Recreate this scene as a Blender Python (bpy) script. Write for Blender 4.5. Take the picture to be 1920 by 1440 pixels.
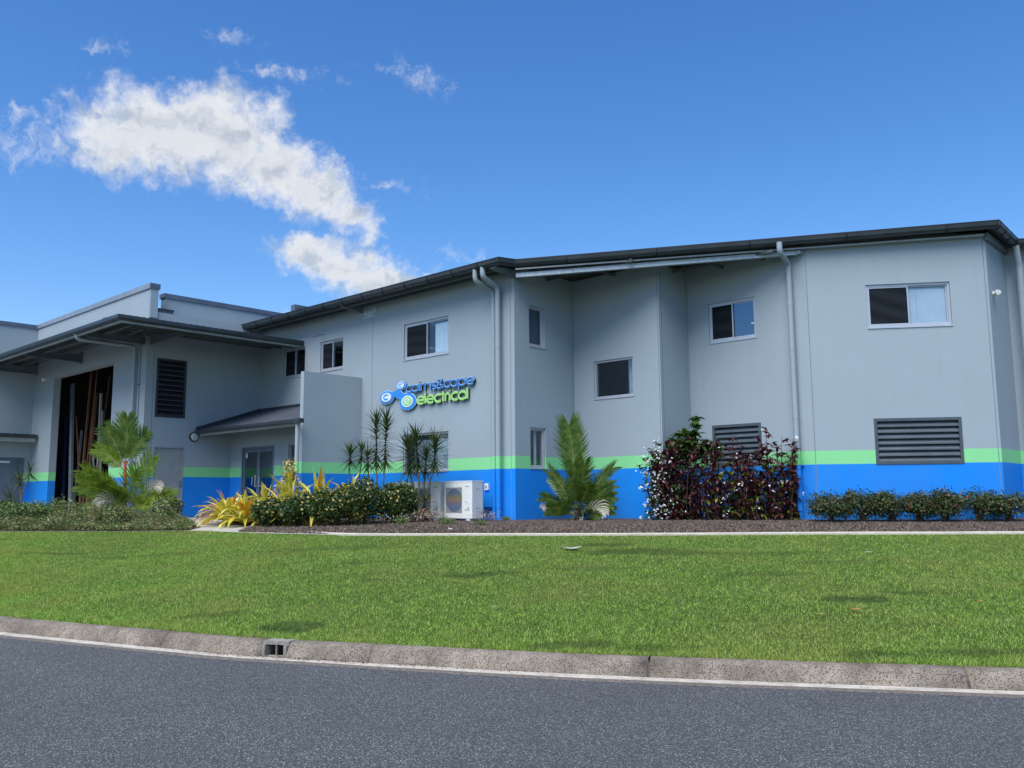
import bpy, math, random
import numpy as np
from mathutils import Vector, Matrix, noise
from mathutils.geometry import delaunay_2d_cdt
random.seed(7)
RNG = np.random.default_rng(7)
for o in list(bpy.data.objects): bpy.data.objects.remove(o)
S = bpy.context.scene
COL = S.collection
rad = math.radians

# ------------------------------------------------------------------ camera
cam_d = bpy.data.cameras.new('camera')
cam = bpy.data.objects.new('camera', cam_d); COL.objects.link(cam)
cam.matrix_world = Matrix((( 0.734569, 0.092277, 0.672230, 13.975),
                           ( 0.678499,-0.089888,-0.729081,-15.254),
                           (-0.006852, 0.991668,-0.128639, 1.600),
                           (0,0,0,1)))
cam_d.sensor_width = 36; cam_d.lens = 36*1632.6/1920
cam_d.clip_start = .05; cam_d.clip_end = 6000
S.camera = cam
# ------------------------------------------------------------------ light
SUN_EL, SUN_AZ = 58, 166          # azimuth of the sun measured from +Y towards +X
SKY_STRENGTH = 0.132
EXPOSURE = 0.55
S.view_settings.view_transform = 'Standard'; S.view_settings.look = 'None'
S.view_settings.gamma = 1; S.view_settings.use_curve_mapping = False
S.view_settings.exposure = EXPOSURE
sd = bpy.data.lights.new('sun', 'SUN'); so = bpy.data.objects.new('sun', sd); COL.objects.link(so)
sd.energy = 3.75; sd.angle = rad(55); sd.color = (1.0, .95, .88)
sv = Vector((math.sin(rad(SUN_AZ))*math.cos(rad(SUN_EL)), math.cos(rad(SUN_AZ))*math.cos(rad(SUN_EL)), math.sin(rad(SUN_EL))))
so.rotation_euler = sv.to_track_quat('Z', 'Y').to_euler(); so.location = (0, -30, 40)

# ------------------------------------------------------------------ node helper
class NT:
    def __init__(s, tree): s.t = tree; s.n = tree.nodes; s.l = tree.links
    def node(s, typ, **kw):
        n = s.n.new(typ)
        for k, v in kw.items():
            if k.startswith('i_'):
                pass
            else: setattr(n, k, v)
        return n
    def set(s, sock, v):
        if hasattr(v, 'links') or isinstance(v, bpy.types.NodeSocket): s.l.new(v, sock)
        else: sock.default_value = v
    def math(s, op, a, b=0.0, c=None, clamp=False):
        n = s.n.new('ShaderNodeMath'); n.operation = op; n.use_clamp = clamp
        s.set(n.inputs[0], a); s.set(n.inputs[1], b)
        if c is not None: s.set(n.inputs[2], c)
        return n.outputs[0]
    def vmath(s, op, a, b=(0,0,0)):
        n = s.n.new('ShaderNodeVectorMath'); n.operation = op
        s.set(n.inputs[0], a); s.set(n.inputs[1], b)
        return n.outputs['Value'] if op in ('LENGTH', 'DOT_PRODUCT') else n.outputs[0]
    def noise(s, vec, scale, detail=3, rough=.5, color=False, lac=2.0):
        n = s.n.new('ShaderNodeTexNoise'); n.inputs['Scale'].default_value = scale
        n.inputs['Detail'].default_value = detail; n.inputs['Roughness'].default_value = rough
        n.inputs['Lacunarity'].default_value = lac
        if vec is not None: s.l.new(vec, n.inputs['Vector'])
        return n.outputs['Color' if color else 'Fac']
    def ramp(s, fac, pts, interp='LINEAR'):
        n = s.n.new('ShaderNodeValToRGB'); n.color_ramp.interpolation = interp
        els = n.color_ramp.elements
        while len(els) < len(pts): els.new(.5)
        for e, (p, c) in zip(els, pts): e.position = p; e.color = (*c, 1) if len(c) == 3 else c
        s.set(n.inputs[0], fac); return n.outputs[0]
    def mix(s, fac, a, b, typ='MIX'):
        n = s.n.new('ShaderNodeMix'); n.data_type = 'RGBA'; n.blend_type = typ
        s.set(n.inputs['Factor'], fac)
        s.set(n.inputs['A'], (*a, 1) if isinstance(a, tuple) and len(a) == 3 else a)
        s.set(n.inputs['B'], (*b, 1) if isinstance(b, tuple) and len(b) == 3 else b)
        return n.outputs['Result']
    def maprange(s, v, a, b, c=0, d=1, smooth=False):
        n = s.n.new('ShaderNodeMapRange'); n.interpolation_type = 'SMOOTHSTEP' if smooth else 'LINEAR'
        s.set(n.inputs[0], v)
        for i, x in enumerate((a, b, c, d)): n.inputs[i+1].default_value = x
        return n.outputs[0]

# ------------------------------------------------------------------ sky
W = bpy.data.worlds.new('World'); S.world = W; W.use_nodes = True
t = NT(W.node_tree); t.n.clear()
sky = t.node('ShaderNodeTexSky', sky_type='NISHITA', sun_disc=False)
sky.sun_elevation = rad(SUN_EL); sky.sun_rotation = rad(SUN_AZ)
sky.air_density = 1.0; sky.dust_density = .6; sky.ozone_density = 3.0
tc = t.node('ShaderNodeTexCoord')
sep = t.node('ShaderNodeSeparateXYZ'); t.l.new(tc.outputs['Generated'], sep.inputs[0])
az = t.math('ARCTAN2', sep.outputs[0], sep.outputs[1]); el = t.math('ARCSINE', sep.outputs[2])
cmb = t.node('ShaderNodeCombineXYZ'); t.l.new(az, cmb.inputs[0]); t.l.new(el, cmb.inputs[1])
q0 = cmb.outputs[0]
wob = t.noise(q0, 22, 4, .6, True)
wob = t.vmath('MULTIPLY', t.vmath('SUBTRACT', wob, (.5, .5, .5)), (.050, .042, 0))
wob2 = t.noise(q0, 70, 4, .65, True)
wob2 = t.vmath('MULTIPLY', t.vmath('SUBTRACT', wob2, (.5, .5, .5)), (.022, .02, 0))
q = t.vmath('ADD', t.vmath('ADD', q0, wob), wob2)
BL = [(-1.1499,0.3951,0.1073,0.0478,1.00),(-1.0885,0.4007,0.0750,0.0521,1.00),(-1.1948,0.3830,0.0550,0.0380,0.90),(-1.1288,0.4166,0.0394,0.0245,0.90),(-1.0351,0.3709,0.0612,0.0380,1.00),(-0.9868,0.3525,0.0480,0.0337,1.00),(-0.9480,0.3290,0.0330,0.0260,0.85),(-0.9282,0.3120,0.0200,0.0180,0.61),(-0.9960,0.2850,0.0440,0.0230,0.92),(-0.9518,0.2700,0.0520,0.0270,1.00),(-0.9120,0.2540,0.0520,0.0270,1.00),(-0.8720,0.2500,0.0480,0.0210,0.95),(-0.9056,0.2339,0.0494,0.0196,0.90),(-0.9044,0.3631,0.0610,0.0098,0.42),(-1.2818,0.3651,0.0482,0.0276,0.50),(-1.2502,0.3669,0.0386,0.0153,0.55),(-1.2625,0.4051,0.0196,0.0123,0.50),(-1.2172,0.4688,0.0215,0.0135,0.45),(-1.0870,0.5011,0.0376,0.0098,0.38),(-1.0506,0.4742,0.0405,0.0098,0.38),(-1.0054,0.4698,0.0404,0.0123,0.42),(-0.9159,0.4895,0.0306,0.0110,0.35),(-0.8552,0.4766,0.0304,0.0172,0.45),(-0.8142,0.2855,0.0313,0.0098,0.38),(-1.0039,0.2123,0.0368,0.0086,0.40),(-1.2920,0.3881,0.0169,0.0123,0.45)]
m = mw = None
for a_, e_, ra_, re_, w_ in BL:
    k_ = 1.25 if w_ > .6 else 1.35
    v = t.vmath('MULTIPLY', t.vmath('SUBTRACT', q, (a_+.014, e_-.012, 0)), (1/(ra_*k_), 1/(re_*k_*1.06), 0))
    v = t.math('MULTIPLY', t.math('SUBTRACT', 1.0, t.vmath('LENGTH', v)), w_ if w_ > .6 else .62)
    if w_ > .6: m = v if m is None else t.math('SMOOTH_MAX', m, v, .12)
    else: mw = v if mw is None else t.math('MAXIMUM', mw, v)
# scattered small clouds over the rest of the sky (behind the viewer), same kind as those in view
fld = t.noise(tc.outputs['Generated'], 3.2, 5, .55)
fld = t.math('MULTIPLY', t.math('SUBTRACT', fld, .57), 4.5)
bh = t.maprange(sep.outputs[1], .05, -.25, 0, 1, True)
fld = t.math('SUBTRACT', t.math('MULTIPLY', fld, bh), t.math('SUBTRACT', 1.0, bh))
m = t.math('MAXIMUM', m, fld)
fb = t.noise(q0, 34, 8, .62)
fb2 = t.noise(q, 95, 5, .65)
dens = t.math('ADD', t.math('MULTIPLY', m, 1.55), t.math('ADD', t.math('MULTIPLY', t.math('SUBTRACT', fb, .5), 1.6), t.math('MULTIPLY', t.math('SUBTRACT', fb2, .5), .50)))
dens = t.maprange(dens, .06, 1.05, 0, 1, True)
dw = t.math('ADD', mw, t.math('ADD', t.math('MULTIPLY', t.math('SUBTRACT', t.noise(q, 26, 8, .68), .5), 2.2), t.math('MULTIPLY', t.math('SUBTRACT', fb2, .5), .8)))
dw = t.math('MULTIPLY', t.maprange(dw, .18, 1.05, 0, 1, True), .62)
dens = t.math('MAXIMUM', dens, dw)
# soft billows in the cloud
qs = t.vmath('ADD', q, (-.006, .014, 0))
sh = t.math('SUBTRACT', t.noise(q, 26, 6, .55), t.noise(qs, 26, 6, .55))
sh = t.maprange(sh, -.22, .08, 0, 1, True)
core = t.maprange(m, .10, .75, 1, .62)
sh = t.math('MULTIPLY', sh, core)
ccol = t.mix(sh, (.50, .565, .66), (.93, .94, .96))
bg1 = t.node('ShaderNodeBackground'); bg2 = t.node('ShaderNodeBackground')
hs = t.node("ShaderNodeHueSaturation"); hs.inputs["Saturation"].default_value = 1.30; hs.inputs["Hue"].default_value = .507; t.l.new(sky.outputs[0], hs.inputs["Color"])
t.l.new(hs.outputs[0], bg1.inputs[0]); bg1.inputs[1].default_value = SKY_STRENGTH
t.l.new(ccol, bg2.inputs[0]); bg2.inputs[1].default_value = .68
mx = t.node('ShaderNodeMixShader'); t.l.new(t.math('MULTIPLY', dens, .97), mx.inputs[0])
t.l.new(bg1.outputs[0], mx.inputs[1]); t.l.new(bg2.outputs[0], mx.inputs[2])
wo = t.node('ShaderNodeOutputWorld'); t.l.new(mx.outputs[0], wo.inputs[0])
W.cycles.sampling_method = 'MANUAL'; W.cycles.sample_map_resolution = 512

# ------------------------------------------------------------------ materials
def new_mat(name):
    m = bpy.data.materials.new(name); m.use_nodes = True
    nt = NT(m.node_tree); b = nt.n['Principled BSDF']; return m, nt, b
def pos(nt):
    g = nt.node('ShaderNodeNewGeometry'); return g.outputs['Position']
def simple(name, col, rough=.6, spec=.4, metal=0, var=.12, scale=3, bump=0, bscale=60, alt=None):
    m, nt, b = new_mat(name); p = pos(nt)
    f = nt.noise(p, scale, 5, .6)
    c2 = alt if alt else tuple(x*(1-var*2) for x in col)
    c = nt.mix(nt.maprange(f, .35, .7), col, c2)
    nt.l.new(c, b.inputs['Base Color']); b.inputs['Roughness'].default_value = rough
    b.inputs['Specular IOR Level'].default_value = spec; b.inputs['Metallic'].default_value = metal
    if bump:
        bm = nt.node('ShaderNodeBump'); bm.inputs['Strength'].default_value = bump; bm.inputs['Distance'].default_value = .01
        nt.l.new(nt.noise(p, bscale, 4, .6), bm.inputs['Height']); nt.l.new(bm.outputs[0], b.inputs['Normal'])
    return m
GREY = (.288, .356, .402); GREEN = (.22, .64, .28); BLUE = (.0, .215, .74)
def paint(name, rough=.55, stains=True):
    m, nt, b = new_mat(name); p = pos(nt)
    sp = nt.node('ShaderNodeSeparateXYZ'); nt.l.new(p, sp.inputs[0]); z = sp.outputs[2]
    g1 = nt.math('GREATER_THAN', z, 2.27); g2 = nt.math('GREATER_THAN', z, 2.57)
    c = nt.mix(g1, BLUE, GREEN); c = nt.mix(g2, c, GREY)
    f = nt.noise(p, .7, 5, .6)
    c = nt.mix(nt.maprange(f, .3, .75, 0, .13), c, (.16, .2, .24))
    if stains:   # faint vertical run marks and soil splash at the foot
        mp = nt.node('ShaderNodeMapping'); mp.inputs['Scale'].default_value = (5, 5, .25); nt.l.new(p, mp.inputs[0])
        f2 = nt.noise(mp.outputs[0], 1.5, 5, .7)
        c = nt.mix(nt.maprange(f2, .52, .85, 0, .12), c, (.14, .17, .20))
        f3 = nt.math('ADD', nt.noise(p, 7, 5, .6), nt.math('MULTIPLY', nt.math('SUBTRACT', z, 1.0), -2.2))
        c = nt.mix(nt.maprange(f3, .25, .6, 0, .35), c, (.10, .085, .07))
    nt.l.new(c, b.inputs['Base Color']); b.inputs['Roughness'].default_value = rough
    b.inputs['Specular IOR Level'].default_value = .3
    bm = nt.node('ShaderNodeBump'); bm.inputs['Strength'].default_value = .25; bm.inputs['Distance'].default_value = .004
    nt.l.new(nt.noise(p, 45, 4, .6), bm.inputs['Height']); nt.l.new(bm.outputs[0], b.inputs['Normal'])
    return m
M = {}
M['wall'] = paint('painted_concrete'); M['pipe'] = paint('painted_pipe', .4, False)
M['grey_paint'] = simple('grey_door_paint', (.26, .30, .32), .45)
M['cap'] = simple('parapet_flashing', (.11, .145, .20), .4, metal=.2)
M['cap_lit'] = simple('parapet_flashing_lit', (.24, .29, .35), .4, metal=.2)  # same flashing, paler: daylight on the front face put into the colour
M['gutter'] = simple('dark_gutter_steel', (.030, .042, .052), .32, .5, var=.2, scale=2)
M['strap'] = simple('gutter_strap', (.010, .013, .017), .5)
M['logo_rim'] = simple('logo_light_rim', (.42, .68, .90), .35, var=.03)
M['roof'] = simple('roof_sheet', (.040, .050, .062), .45, .4, scale=1)
M['awning'] = simple('awning_sheet', (.055, .068, .088), .5, .4, scale=1.5)
M['trim'] = simple('pale_fascia_trim', (.34, .39, .40), .45)
M['galv'] = simple('galvanised_steel', (.42, .50, .56), .45, .5, metal=.25, var=.15, scale=9)
M['steel_dark'] = simple('painted_steel_arm', (.12, .16, .19), .45)
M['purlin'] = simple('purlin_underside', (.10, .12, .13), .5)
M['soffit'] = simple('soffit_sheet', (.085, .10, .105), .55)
M['frame'] = simple('window_aluminium', (.42, .46, .52), .35, .5, metal=.3, var=.05)
M['frame_dark'] = simple('louvre_aluminium', (.060, .082, .105), .4, .5, var=.1)
M['slat'] = simple('louvre_slat', (.085, .11, .135), .35, .5, var=.1)
M['slat_dark'] = simple('louvre_slat_dark', (.022, .026, .036), .4, .5, var=.1)
M['frame_door'] = simple('door_aluminium', (.16, .21, .28), .35, .5, metal=.3)
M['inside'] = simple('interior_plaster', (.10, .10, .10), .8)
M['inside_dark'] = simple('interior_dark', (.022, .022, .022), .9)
M['concrete'] = simple('pale_concrete', (.40, .39, .345), .8, .2, var=.1, scale=4, bump=.3)
M['edging'] = simple('edging_concrete', (.56, .53, .46), .8, .2, var=.12, scale=5, bump=.3)
M['chrome'] = simple('satin_steel', (.6, .62, .64), .22, .5, metal=1, var=.05)
M['black'] = simple('black_plastic_and_shade', (.012, .013, .015), .4)
M['white_plastic'] = simple('white_plastic', (.75, .78, .78), .35)
M['lamp'] = simple('opal_lamp', (.42, .48, .44), .35)
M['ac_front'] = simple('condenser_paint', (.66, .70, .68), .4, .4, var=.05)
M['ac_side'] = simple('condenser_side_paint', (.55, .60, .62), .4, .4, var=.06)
M['timber'] = simple('timber', (.13, .075, .04), .7, alt=(.08, .04, .02))
M['copper'] = simple('rust_pipe', (.15, .06, .028), .6, var=.2, scale=6)
M['pvc_blue'] = simple('blue_pvc', (.015, .035, .12), .4)
M['pvc_grey'] = simple('grey_pvc', (.34, .35, .34), .5)
M['gate'] = simple('gate_sheet', (.13, .16, .195), .5, var=.2, scale=3)
M['paper'] = simple('white_paper', (.72, .76, .80), .7)
M['bark'] = simple('grey_bark', (.16, .15, .13), .85, var=.25, scale=30)
M['bark_dark'] = simple('dark_bark', (.07, .055, .045), .9, var=.25, scale=30)
M['red_shaft'] = simple('red_crownshaft', (.42, .055, .022), .4, var=.1)

def glassy():
    m, nt, b = new_mat('window_glass'); nt.n.remove(b)
    out = [n for n in nt.n if n.type == 'OUTPUT_MATERIAL'][0]
    tr = nt.node('ShaderNodeBsdfTransparent'); tr.inputs[0].default_value = (.88, .92, .94, 1)
    gl = nt.node('ShaderNodeBsdfGlossy'); gl.inputs['Roughness'].default_value = .015; gl.inputs[0].default_value = (.9, .95, 1, 1)
    lw = nt.node('ShaderNodeLayerWeight'); lw.inputs[0].default_value = .5
    f = nt.math('ADD', nt.math('MULTIPLY', nt.math('POWER', lw.outputs['Facing'], 4.0), .9), .055, clamp=True)
    mx = nt.node('ShaderNodeMixShader'); nt.l.new(f, mx.inputs[0]); nt.l.new(tr.outputs[0], mx.inputs[1]); nt.l.new(gl.outputs[0], mx.inputs[2])
    nt.l.new(mx.outputs[0], out.inputs[0]); return m
M['glass'] = glassy()
def film():   # reflective film on the sliding panes
    m, nt, b = new_mat('mirror_film_glass'); p = pos(nt)
    b.inputs['Base Color'].default_value = (.10, .16, .22, 1); b.inputs['Metallic'].default_value = .75; b.inputs['Roughness'].default_value = .08
    bm = nt.node('ShaderNodeBump'); bm.inputs['Strength'].default_value = .06; bm.inputs['Distance'].default_value = .02
    nt.l.new(nt.noise(p, 3, 2, .5), bm.inputs['Height']); nt.l.new(bm.outputs[0], b.inputs['Normal'])
    return m
M['film'] = film()
def screen():   # woven insect mesh: fine rings of moire on near-black
    m, nt, b = new_mat('fly_screen_mesh'); p = pos(nt)
    w = nt.node('ShaderNodeTexWave'); w.wave_type = 'RINGS'; w.inputs['Scale'].default_value = 1.1; w.inputs['Distortion'].default_value = 1.5
    nt.l.new(p, w.inputs['Vector'])
    c = nt.mix(w.outputs['Fac'], (.006, .009, .013), (.011, .017, .023))
    nt.l.new(c, b.inputs['Base Color']); b.inputs['Roughness'].default_value = .8; b.inputs['Specular IOR Level'].default_value = .15; return m
M['screen'] = screen()
M['blind'] = simple('pale_blind', (.70, .80, .88), .6, var=.06)
M['curtain'] = simple('sheer_curtain', (.38, .48, .54), .7, var=.25, scale=8)

def leaf_mat(name, cols, rough=.45, trans=.25, scale=6, spec=.4):
    m, nt, b = new_mat(name); p = pos(nt)
    f = nt.noise(p, scale, 4, .7)
    n = len(cols)
    c = nt.ramp(f, [(.33+.36*i/(max(1, n-1)), cols[i]) for i in range(n)])
    nt.l.new(c, b.inputs['Base Color']); b.inputs['Roughness'].default_value = rough; b.inputs['Specular IOR Level'].default_value = spec
    out = [x for x in nt.n if x.type == 'OUTPUT_MATERIAL'][0]
    tl = nt.node('ShaderNodeBsdfTranslucent'); nt.l.new(c, tl.inputs[0])
    mx = nt.node('ShaderNodeMixShader'); mx.inputs[0].default_value = trans
    nt.l.new(b.outputs[0], mx.inputs[1]); nt.l.new(tl.outputs[0], mx.inputs[2]); nt.l.new(mx.outputs[0], out.inputs[0])
    return m
M['palm'] = leaf_mat('palm_leaflet', [(.07, .15, .02), (.19, .30, .03), (.38, .44, .07)], .32, .3, 6, .55)
M['palm_dark'] = leaf_mat('palm_leaflet_dark', [(.035, .085, .018), (.09, .17, .028), (.22, .28, .06)], .32, .3, 6, .55)
M['palm_dead'] = leaf_mat('dead_leaflet', [(.50, .47, .40), (.62, .58, .50)], .7)
M['rachis'] = leaf_mat('frond_stalk', [(.20, .22, .05), (.28, .24, .06)], trans=0)
M['brom'] = leaf_mat('bromeliad_leaf', [(.60, .38, .02), (.64, .52, .05), (.34, .38, .04), (.68, .58, .14), (.68,.62,.28)], .35, .3, 3)
M['brom_o'] = leaf_mat('bromeliad_leaf_orange', [(.55, .22, .02), (.62, .36, .03)], .35, .3, 4)
M['drac'] = leaf_mat('dracaena_leaf', [(.022, .050, .014), (.05, .085, .02), (.08, .10, .028)], .4, .2)
M['hedge'] = leaf_mat('hedge_leaf', [(.014, .036, .008), (.032, .070, .012), (.07, .115, .02)], .38, .15, 9)
M['hedge_y'] = leaf_mat('hedge_yellow_leaf', [(.35, .30, .04), (.55, .40, .10), (.60, .52, .22)], .5, .25, 9)
M['rowhedge'] = leaf_mat('row_hedge_leaf', [(.018, .04, .014), (.04, .065, .018), (.11, .06, .02)], .42, .15, 9)
M['croton'] = leaf_mat('croton_leaf', [(.62, .44, .06), (.66, .52, .20), (.45, .28, .04)], .45, .25, 7)
M['burg'] = leaf_mat('burgundy_leaf', [(.040, .016, .018), (.085, .026, .030), (.16, .050, .045)], .35, .2, 8)
M['burg_g'] = leaf_mat('yellow_green_leaf', [(.16, .20, .02), (.34, .34, .05)], .4, .25, 8)
M['green'] = leaf_mat('fresh_green_leaf', [(.03, .085, .018), (.07, .15, .03)], .4, .2, 8)
M['petal'] = leaf_mat('white_petal', [(.80, .82, .84), (.86, .88, .90)], .6, .3)
M['petal_red'] = leaf_mat('red_petal', [(.55, .03, .02), (.65, .10, .05)], .6, .3)
M['weed'] = leaf_mat('weed_leaf', [(.06, .09, .025), (.14, .19, .055), (.27, .27, .11), (.24, .18, .10)], .6, .2, 3)
M['litter'] = leaf_mat('leaf_litter', [(.045, .034, .028), (.14, .11, .085), (.36, .29, .22)], .8, .1, 14)
M['fallen'] = leaf_mat('fallen_leaf', [(.42, .16, .05), (.50, .28, .10)], .6, .1, 5)

def asphalt():
    m, nt, b = new_mat('asphalt'); p = pos(nt)
    v = nt.node('ShaderNodeTexVoronoi'); v.inputs['Scale'].default_value = 135; nt.l.new(p, v.inputs['Vector'])
    v2 = nt.node('ShaderNodeTexVoronoi'); v2.inputs['Scale'].default_value = 260; nt.l.new(p, v2.inputs['Vector'])
    sr = nt.node('ShaderNodeSeparateColor'); nt.l.new(v.outputs['Color'], sr.inputs[0])
    c = nt.ramp(sr.outputs[0], [(0, (.018, .021, .022)), (.5, (.062, .069, .070)), (.85, (.132, .143, .141)), (.98, (.46, .49, .48))])
    c = nt.mix(nt.maprange(v.outputs['Distance'], .25, .75, 0, .62), c, (.028, .035, .048))
    sr2 = nt.node('ShaderNodeSeparateColor'); nt.l.new(v2.outputs['Color'], sr2.inputs[0])
    c = nt.mix(nt.maprange(sr2.outputs[0], .75, 1, 0, .35), c, (.20, .21, .22))
    f = nt.noise(p, .8, 5, .6); c = nt.mix(nt.maprange(f, .35, .7, 0, .32), c, (.038, .043, .045))
    f = nt.noise(p, 5, 4, .6); c = nt.mix(nt.maprange(f, .4, .7, 0, .25), c, (.072, .081, .085))
    nt.l.new(c, b.inputs['Base Color']); b.inputs['Roughness'].default_value = .75; b.inputs['Specular IOR Level'].default_value = .35
    bm = nt.node('ShaderNodeBump'); bm.inputs['Strength'].default_value = .9; bm.inputs['Distance'].default_value = .006
    h = nt.math('ADD', nt.math('SUBTRACT', 1, v.outputs['Distance']), nt.math('MULTIPLY', nt.noise(p, 180, 3), .6))
    nt.l.new(h, bm.inputs['Height']); nt.l.new(bm.outputs[0], b.inputs['Normal']); return m
M['asphalt'] = asphalt(); M['drain_frame'] = simple('inlet_concrete', (.30, .29, .26), .85, var=.25, scale=18, bump=.4)
def lawn_soil():
    m, nt, b = new_mat('lawn_ground'); p = pos(nt)
    f = nt.noise(p, 18, 6, .7)
    c = nt.ramp(f, [(.3, (.015, .028, .007)), (.5, (.04, .075, .015)), (.72, (.09, .13, .03))])
    f2 = nt.noise(p, .9, 4, .6); c = nt.mix(nt.maprange(f2, .5, .75, 0, .5), c, (.11, .13, .035))
    nt.l.new(c, b.inputs['Base Color']); b.inputs['Roughness'].default_value = .9; b.inputs['Specular IOR Level'].default_value = .1
    return m
M['lawn'] = lawn_soil()
def grass_mat():
    m, nt, b = new_mat('grass_blade'); p = pos(nt)
    sc = nt.node('ShaderNodeMapping'); sc.inputs['Scale'].default_value = (1, 1, 0); nt.l.new(p, sc.inputs[0]); p2 = sc.outputs[0]
    rn = nt.node('ShaderNodeAttribute'); rn.attribute_name = 'rnd'
    mid = nt.noise(p2, 7, 4, .65); big = nt.noise(p2, .55, 5, .6)
    f = nt.math('ADD', nt.math('MULTIPLY', rn.outputs['Fac'], .75), nt.math('MULTIPLY', nt.math('SUBTRACT', mid, .37), 1.0))
    c = nt.ramp(f, [(.05, (.065, .135, .018)), (.35, (.155, .31, .040)), (.62, (.27, .45, .070)), (.85, (.41, .56, .13)), (.98, (.58, .64, .26))])
    c = nt.mix(nt.maprange(big, .42, .64, 0, .6), c, (.34, .36, .09)); dry = nt.noise(p2, 2.3, 5, .7); c = nt.mix(nt.maprange(dry, .56, .74, 0, .55), c, (.36, .33, .13))
    # dark clover / bare patches
    at = nt.node('ShaderNodeAttribute'); at.attribute_name = 'patch'
    c = nt.mix(nt.math('MULTIPLY', at.outputs['Fac'], 1.25, clamp=True), c, (.035, .058, .020))
    nt.l.new(c, b.inputs['Base Color']); b.inputs['Roughness'].default_value = .55; b.inputs['Specular IOR Level'].default_value = .25
    out = [x for x in nt.n if x.type == 'OUTPUT_MATERIAL'][0]
    tl = nt.node('ShaderNodeBsdfTranslucent'); nt.l.new(c, tl.inputs[0])
    mx = nt.node('ShaderNodeMixShader'); mx.inputs[0].default_value = .3
    nt.l.new(b.outputs[0], mx.inputs[1]); nt.l.new(tl.outputs[0], mx.inputs[2]); nt.l.new(mx.outputs[0], out.inputs[0]); return m
M['grass'] = grass_mat()
def soil():
    m, nt, b = new_mat('mulch_soil'); p = pos(nt)
    f = nt.noise(p, 9, 7, .7); f2 = nt.noise(p, 60, 4, .7)
    c = nt.ramp(f, [(.3, (.040, .031, .026)), (.5, (.095, .076, .066)), (.7, (.16, .138, .125))])
    c = nt.mix(nt.maprange(f2, .45, .75, 0, .55), c, (.035, .026, .022))
    nt.l.new(c, b.inputs['Base Color']); b.inputs['Roughness'].default_value = .95; b.inputs['Specular IOR Level'].default_value = .1
    bm = nt.node('ShaderNodeBump'); bm.inputs['Strength'].default_value = .9; bm.inputs['Distance'].default_value = .04
    nt.l.new(nt.noise(p, 14, 6, .7), bm.inputs['Height']); nt.l.new(bm.outputs[0], b.inputs['Normal']); return m
M['soil'] = soil()
def kerb_mat():
    m, nt, b = new_mat('kerb_concrete'); p = pos(nt)
    v = nt.node('ShaderNodeTexVoronoi'); v.inputs['Scale'].default_value = 78; nt.l.new(p, v.inputs['Vector'])
    f = nt.noise(p, 3.5, 5, .6)
    c = nt.ramp(f, [(.3, (.125, .108, .088)), (.55, (.225, .197, .162)), (.75, (.31, .275, .23))])
    pit = nt.math('MULTIPLY', nt.maprange(v.outputs['Distance'], .44, .24), nt.maprange(nt.noise(p, 30, 3), .36, .50))
    c = nt.mix(nt.math('MULTIPLY', pit, .85), c, (.055, .045, .04))
    f3 = nt.noise(p, 1.3, 4, .6); c = nt.mix(nt.maprange(f3, .55, .72, 0, .6), c, (.10, .095, .085))
    nt.l.new(c, b.inputs['Base Color']); b.inputs['Roughness'].default_value = .9; b.inputs['Specular IOR Level'].default_value = .2
    bm = nt.node('ShaderNodeBump'); bm.inputs['Strength'].default_value = .8; bm.inputs['Distance'].default_value = .008
    nt.l.new(nt.math('SUBTRACT', 1, pit), bm.inputs['Height']); nt.l.new(bm.outputs[0], b.inputs['Normal']); return m
M['kerb'] = kerb_mat()
def pan_mat():
    m, nt, b = new_mat('gutter_pan_concrete'); p = pos(nt)
    f = nt.noise(p, 6, 6, .7)
    c = nt.ramp(f, [(.3, (.26, .24, .205)), (.5, (.42, .39, .335)), (.7, (.52, .485, .42))])
    nt.l.new(c, b.inputs['Base Color']); b.inputs['Roughness'].default_value = .85; return m
M['pan'] = pan_mat()
M['debris'] = simple('gutter_dirt', (.17, .15, .13), .9, var=.3, scale=25, bump=.8, bscale=50)
def fan_mat():  # reflected moire bands on the fan disc, painted into its colour
    m, nt, b = new_mat('fan_painted_reflection'); p = pos(nt)
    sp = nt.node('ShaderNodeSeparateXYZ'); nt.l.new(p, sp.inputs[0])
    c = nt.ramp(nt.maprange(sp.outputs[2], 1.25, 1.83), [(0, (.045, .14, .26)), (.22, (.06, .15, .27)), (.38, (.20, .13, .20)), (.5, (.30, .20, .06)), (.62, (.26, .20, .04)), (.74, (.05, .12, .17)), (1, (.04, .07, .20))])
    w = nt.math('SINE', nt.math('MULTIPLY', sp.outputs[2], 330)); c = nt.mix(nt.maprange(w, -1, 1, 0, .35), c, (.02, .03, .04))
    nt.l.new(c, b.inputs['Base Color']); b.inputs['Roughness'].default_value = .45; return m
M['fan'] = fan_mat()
M['logo_blue'] = simple('logo_blue', (.035, .24, .70), .35, var=.03)
M['letter_blue'] = simple('letter_blue', (.03, .17, .52), .35, var=.03)
M['letter_edge'] = simple('letter_light_rim', (.36, .62, .88), .35, var=.03)
M['letter_side'] = simple('letter_navy_return', (.006, .010, .030), .4)
M['letter_green'] = simple('letter_green', (.30, .60, .17), .35, var=.03)
M['letter_green_rim'] = simple('letter_green_rim', (.50, .76, .40), .35, var=.03)
M['green_side'] = simple('letter_green_return', (.012, .03, .02), .4)
M['logo_white'] = simple('logo_white', (.60, .76, .86), .35, var=.03)

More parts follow.
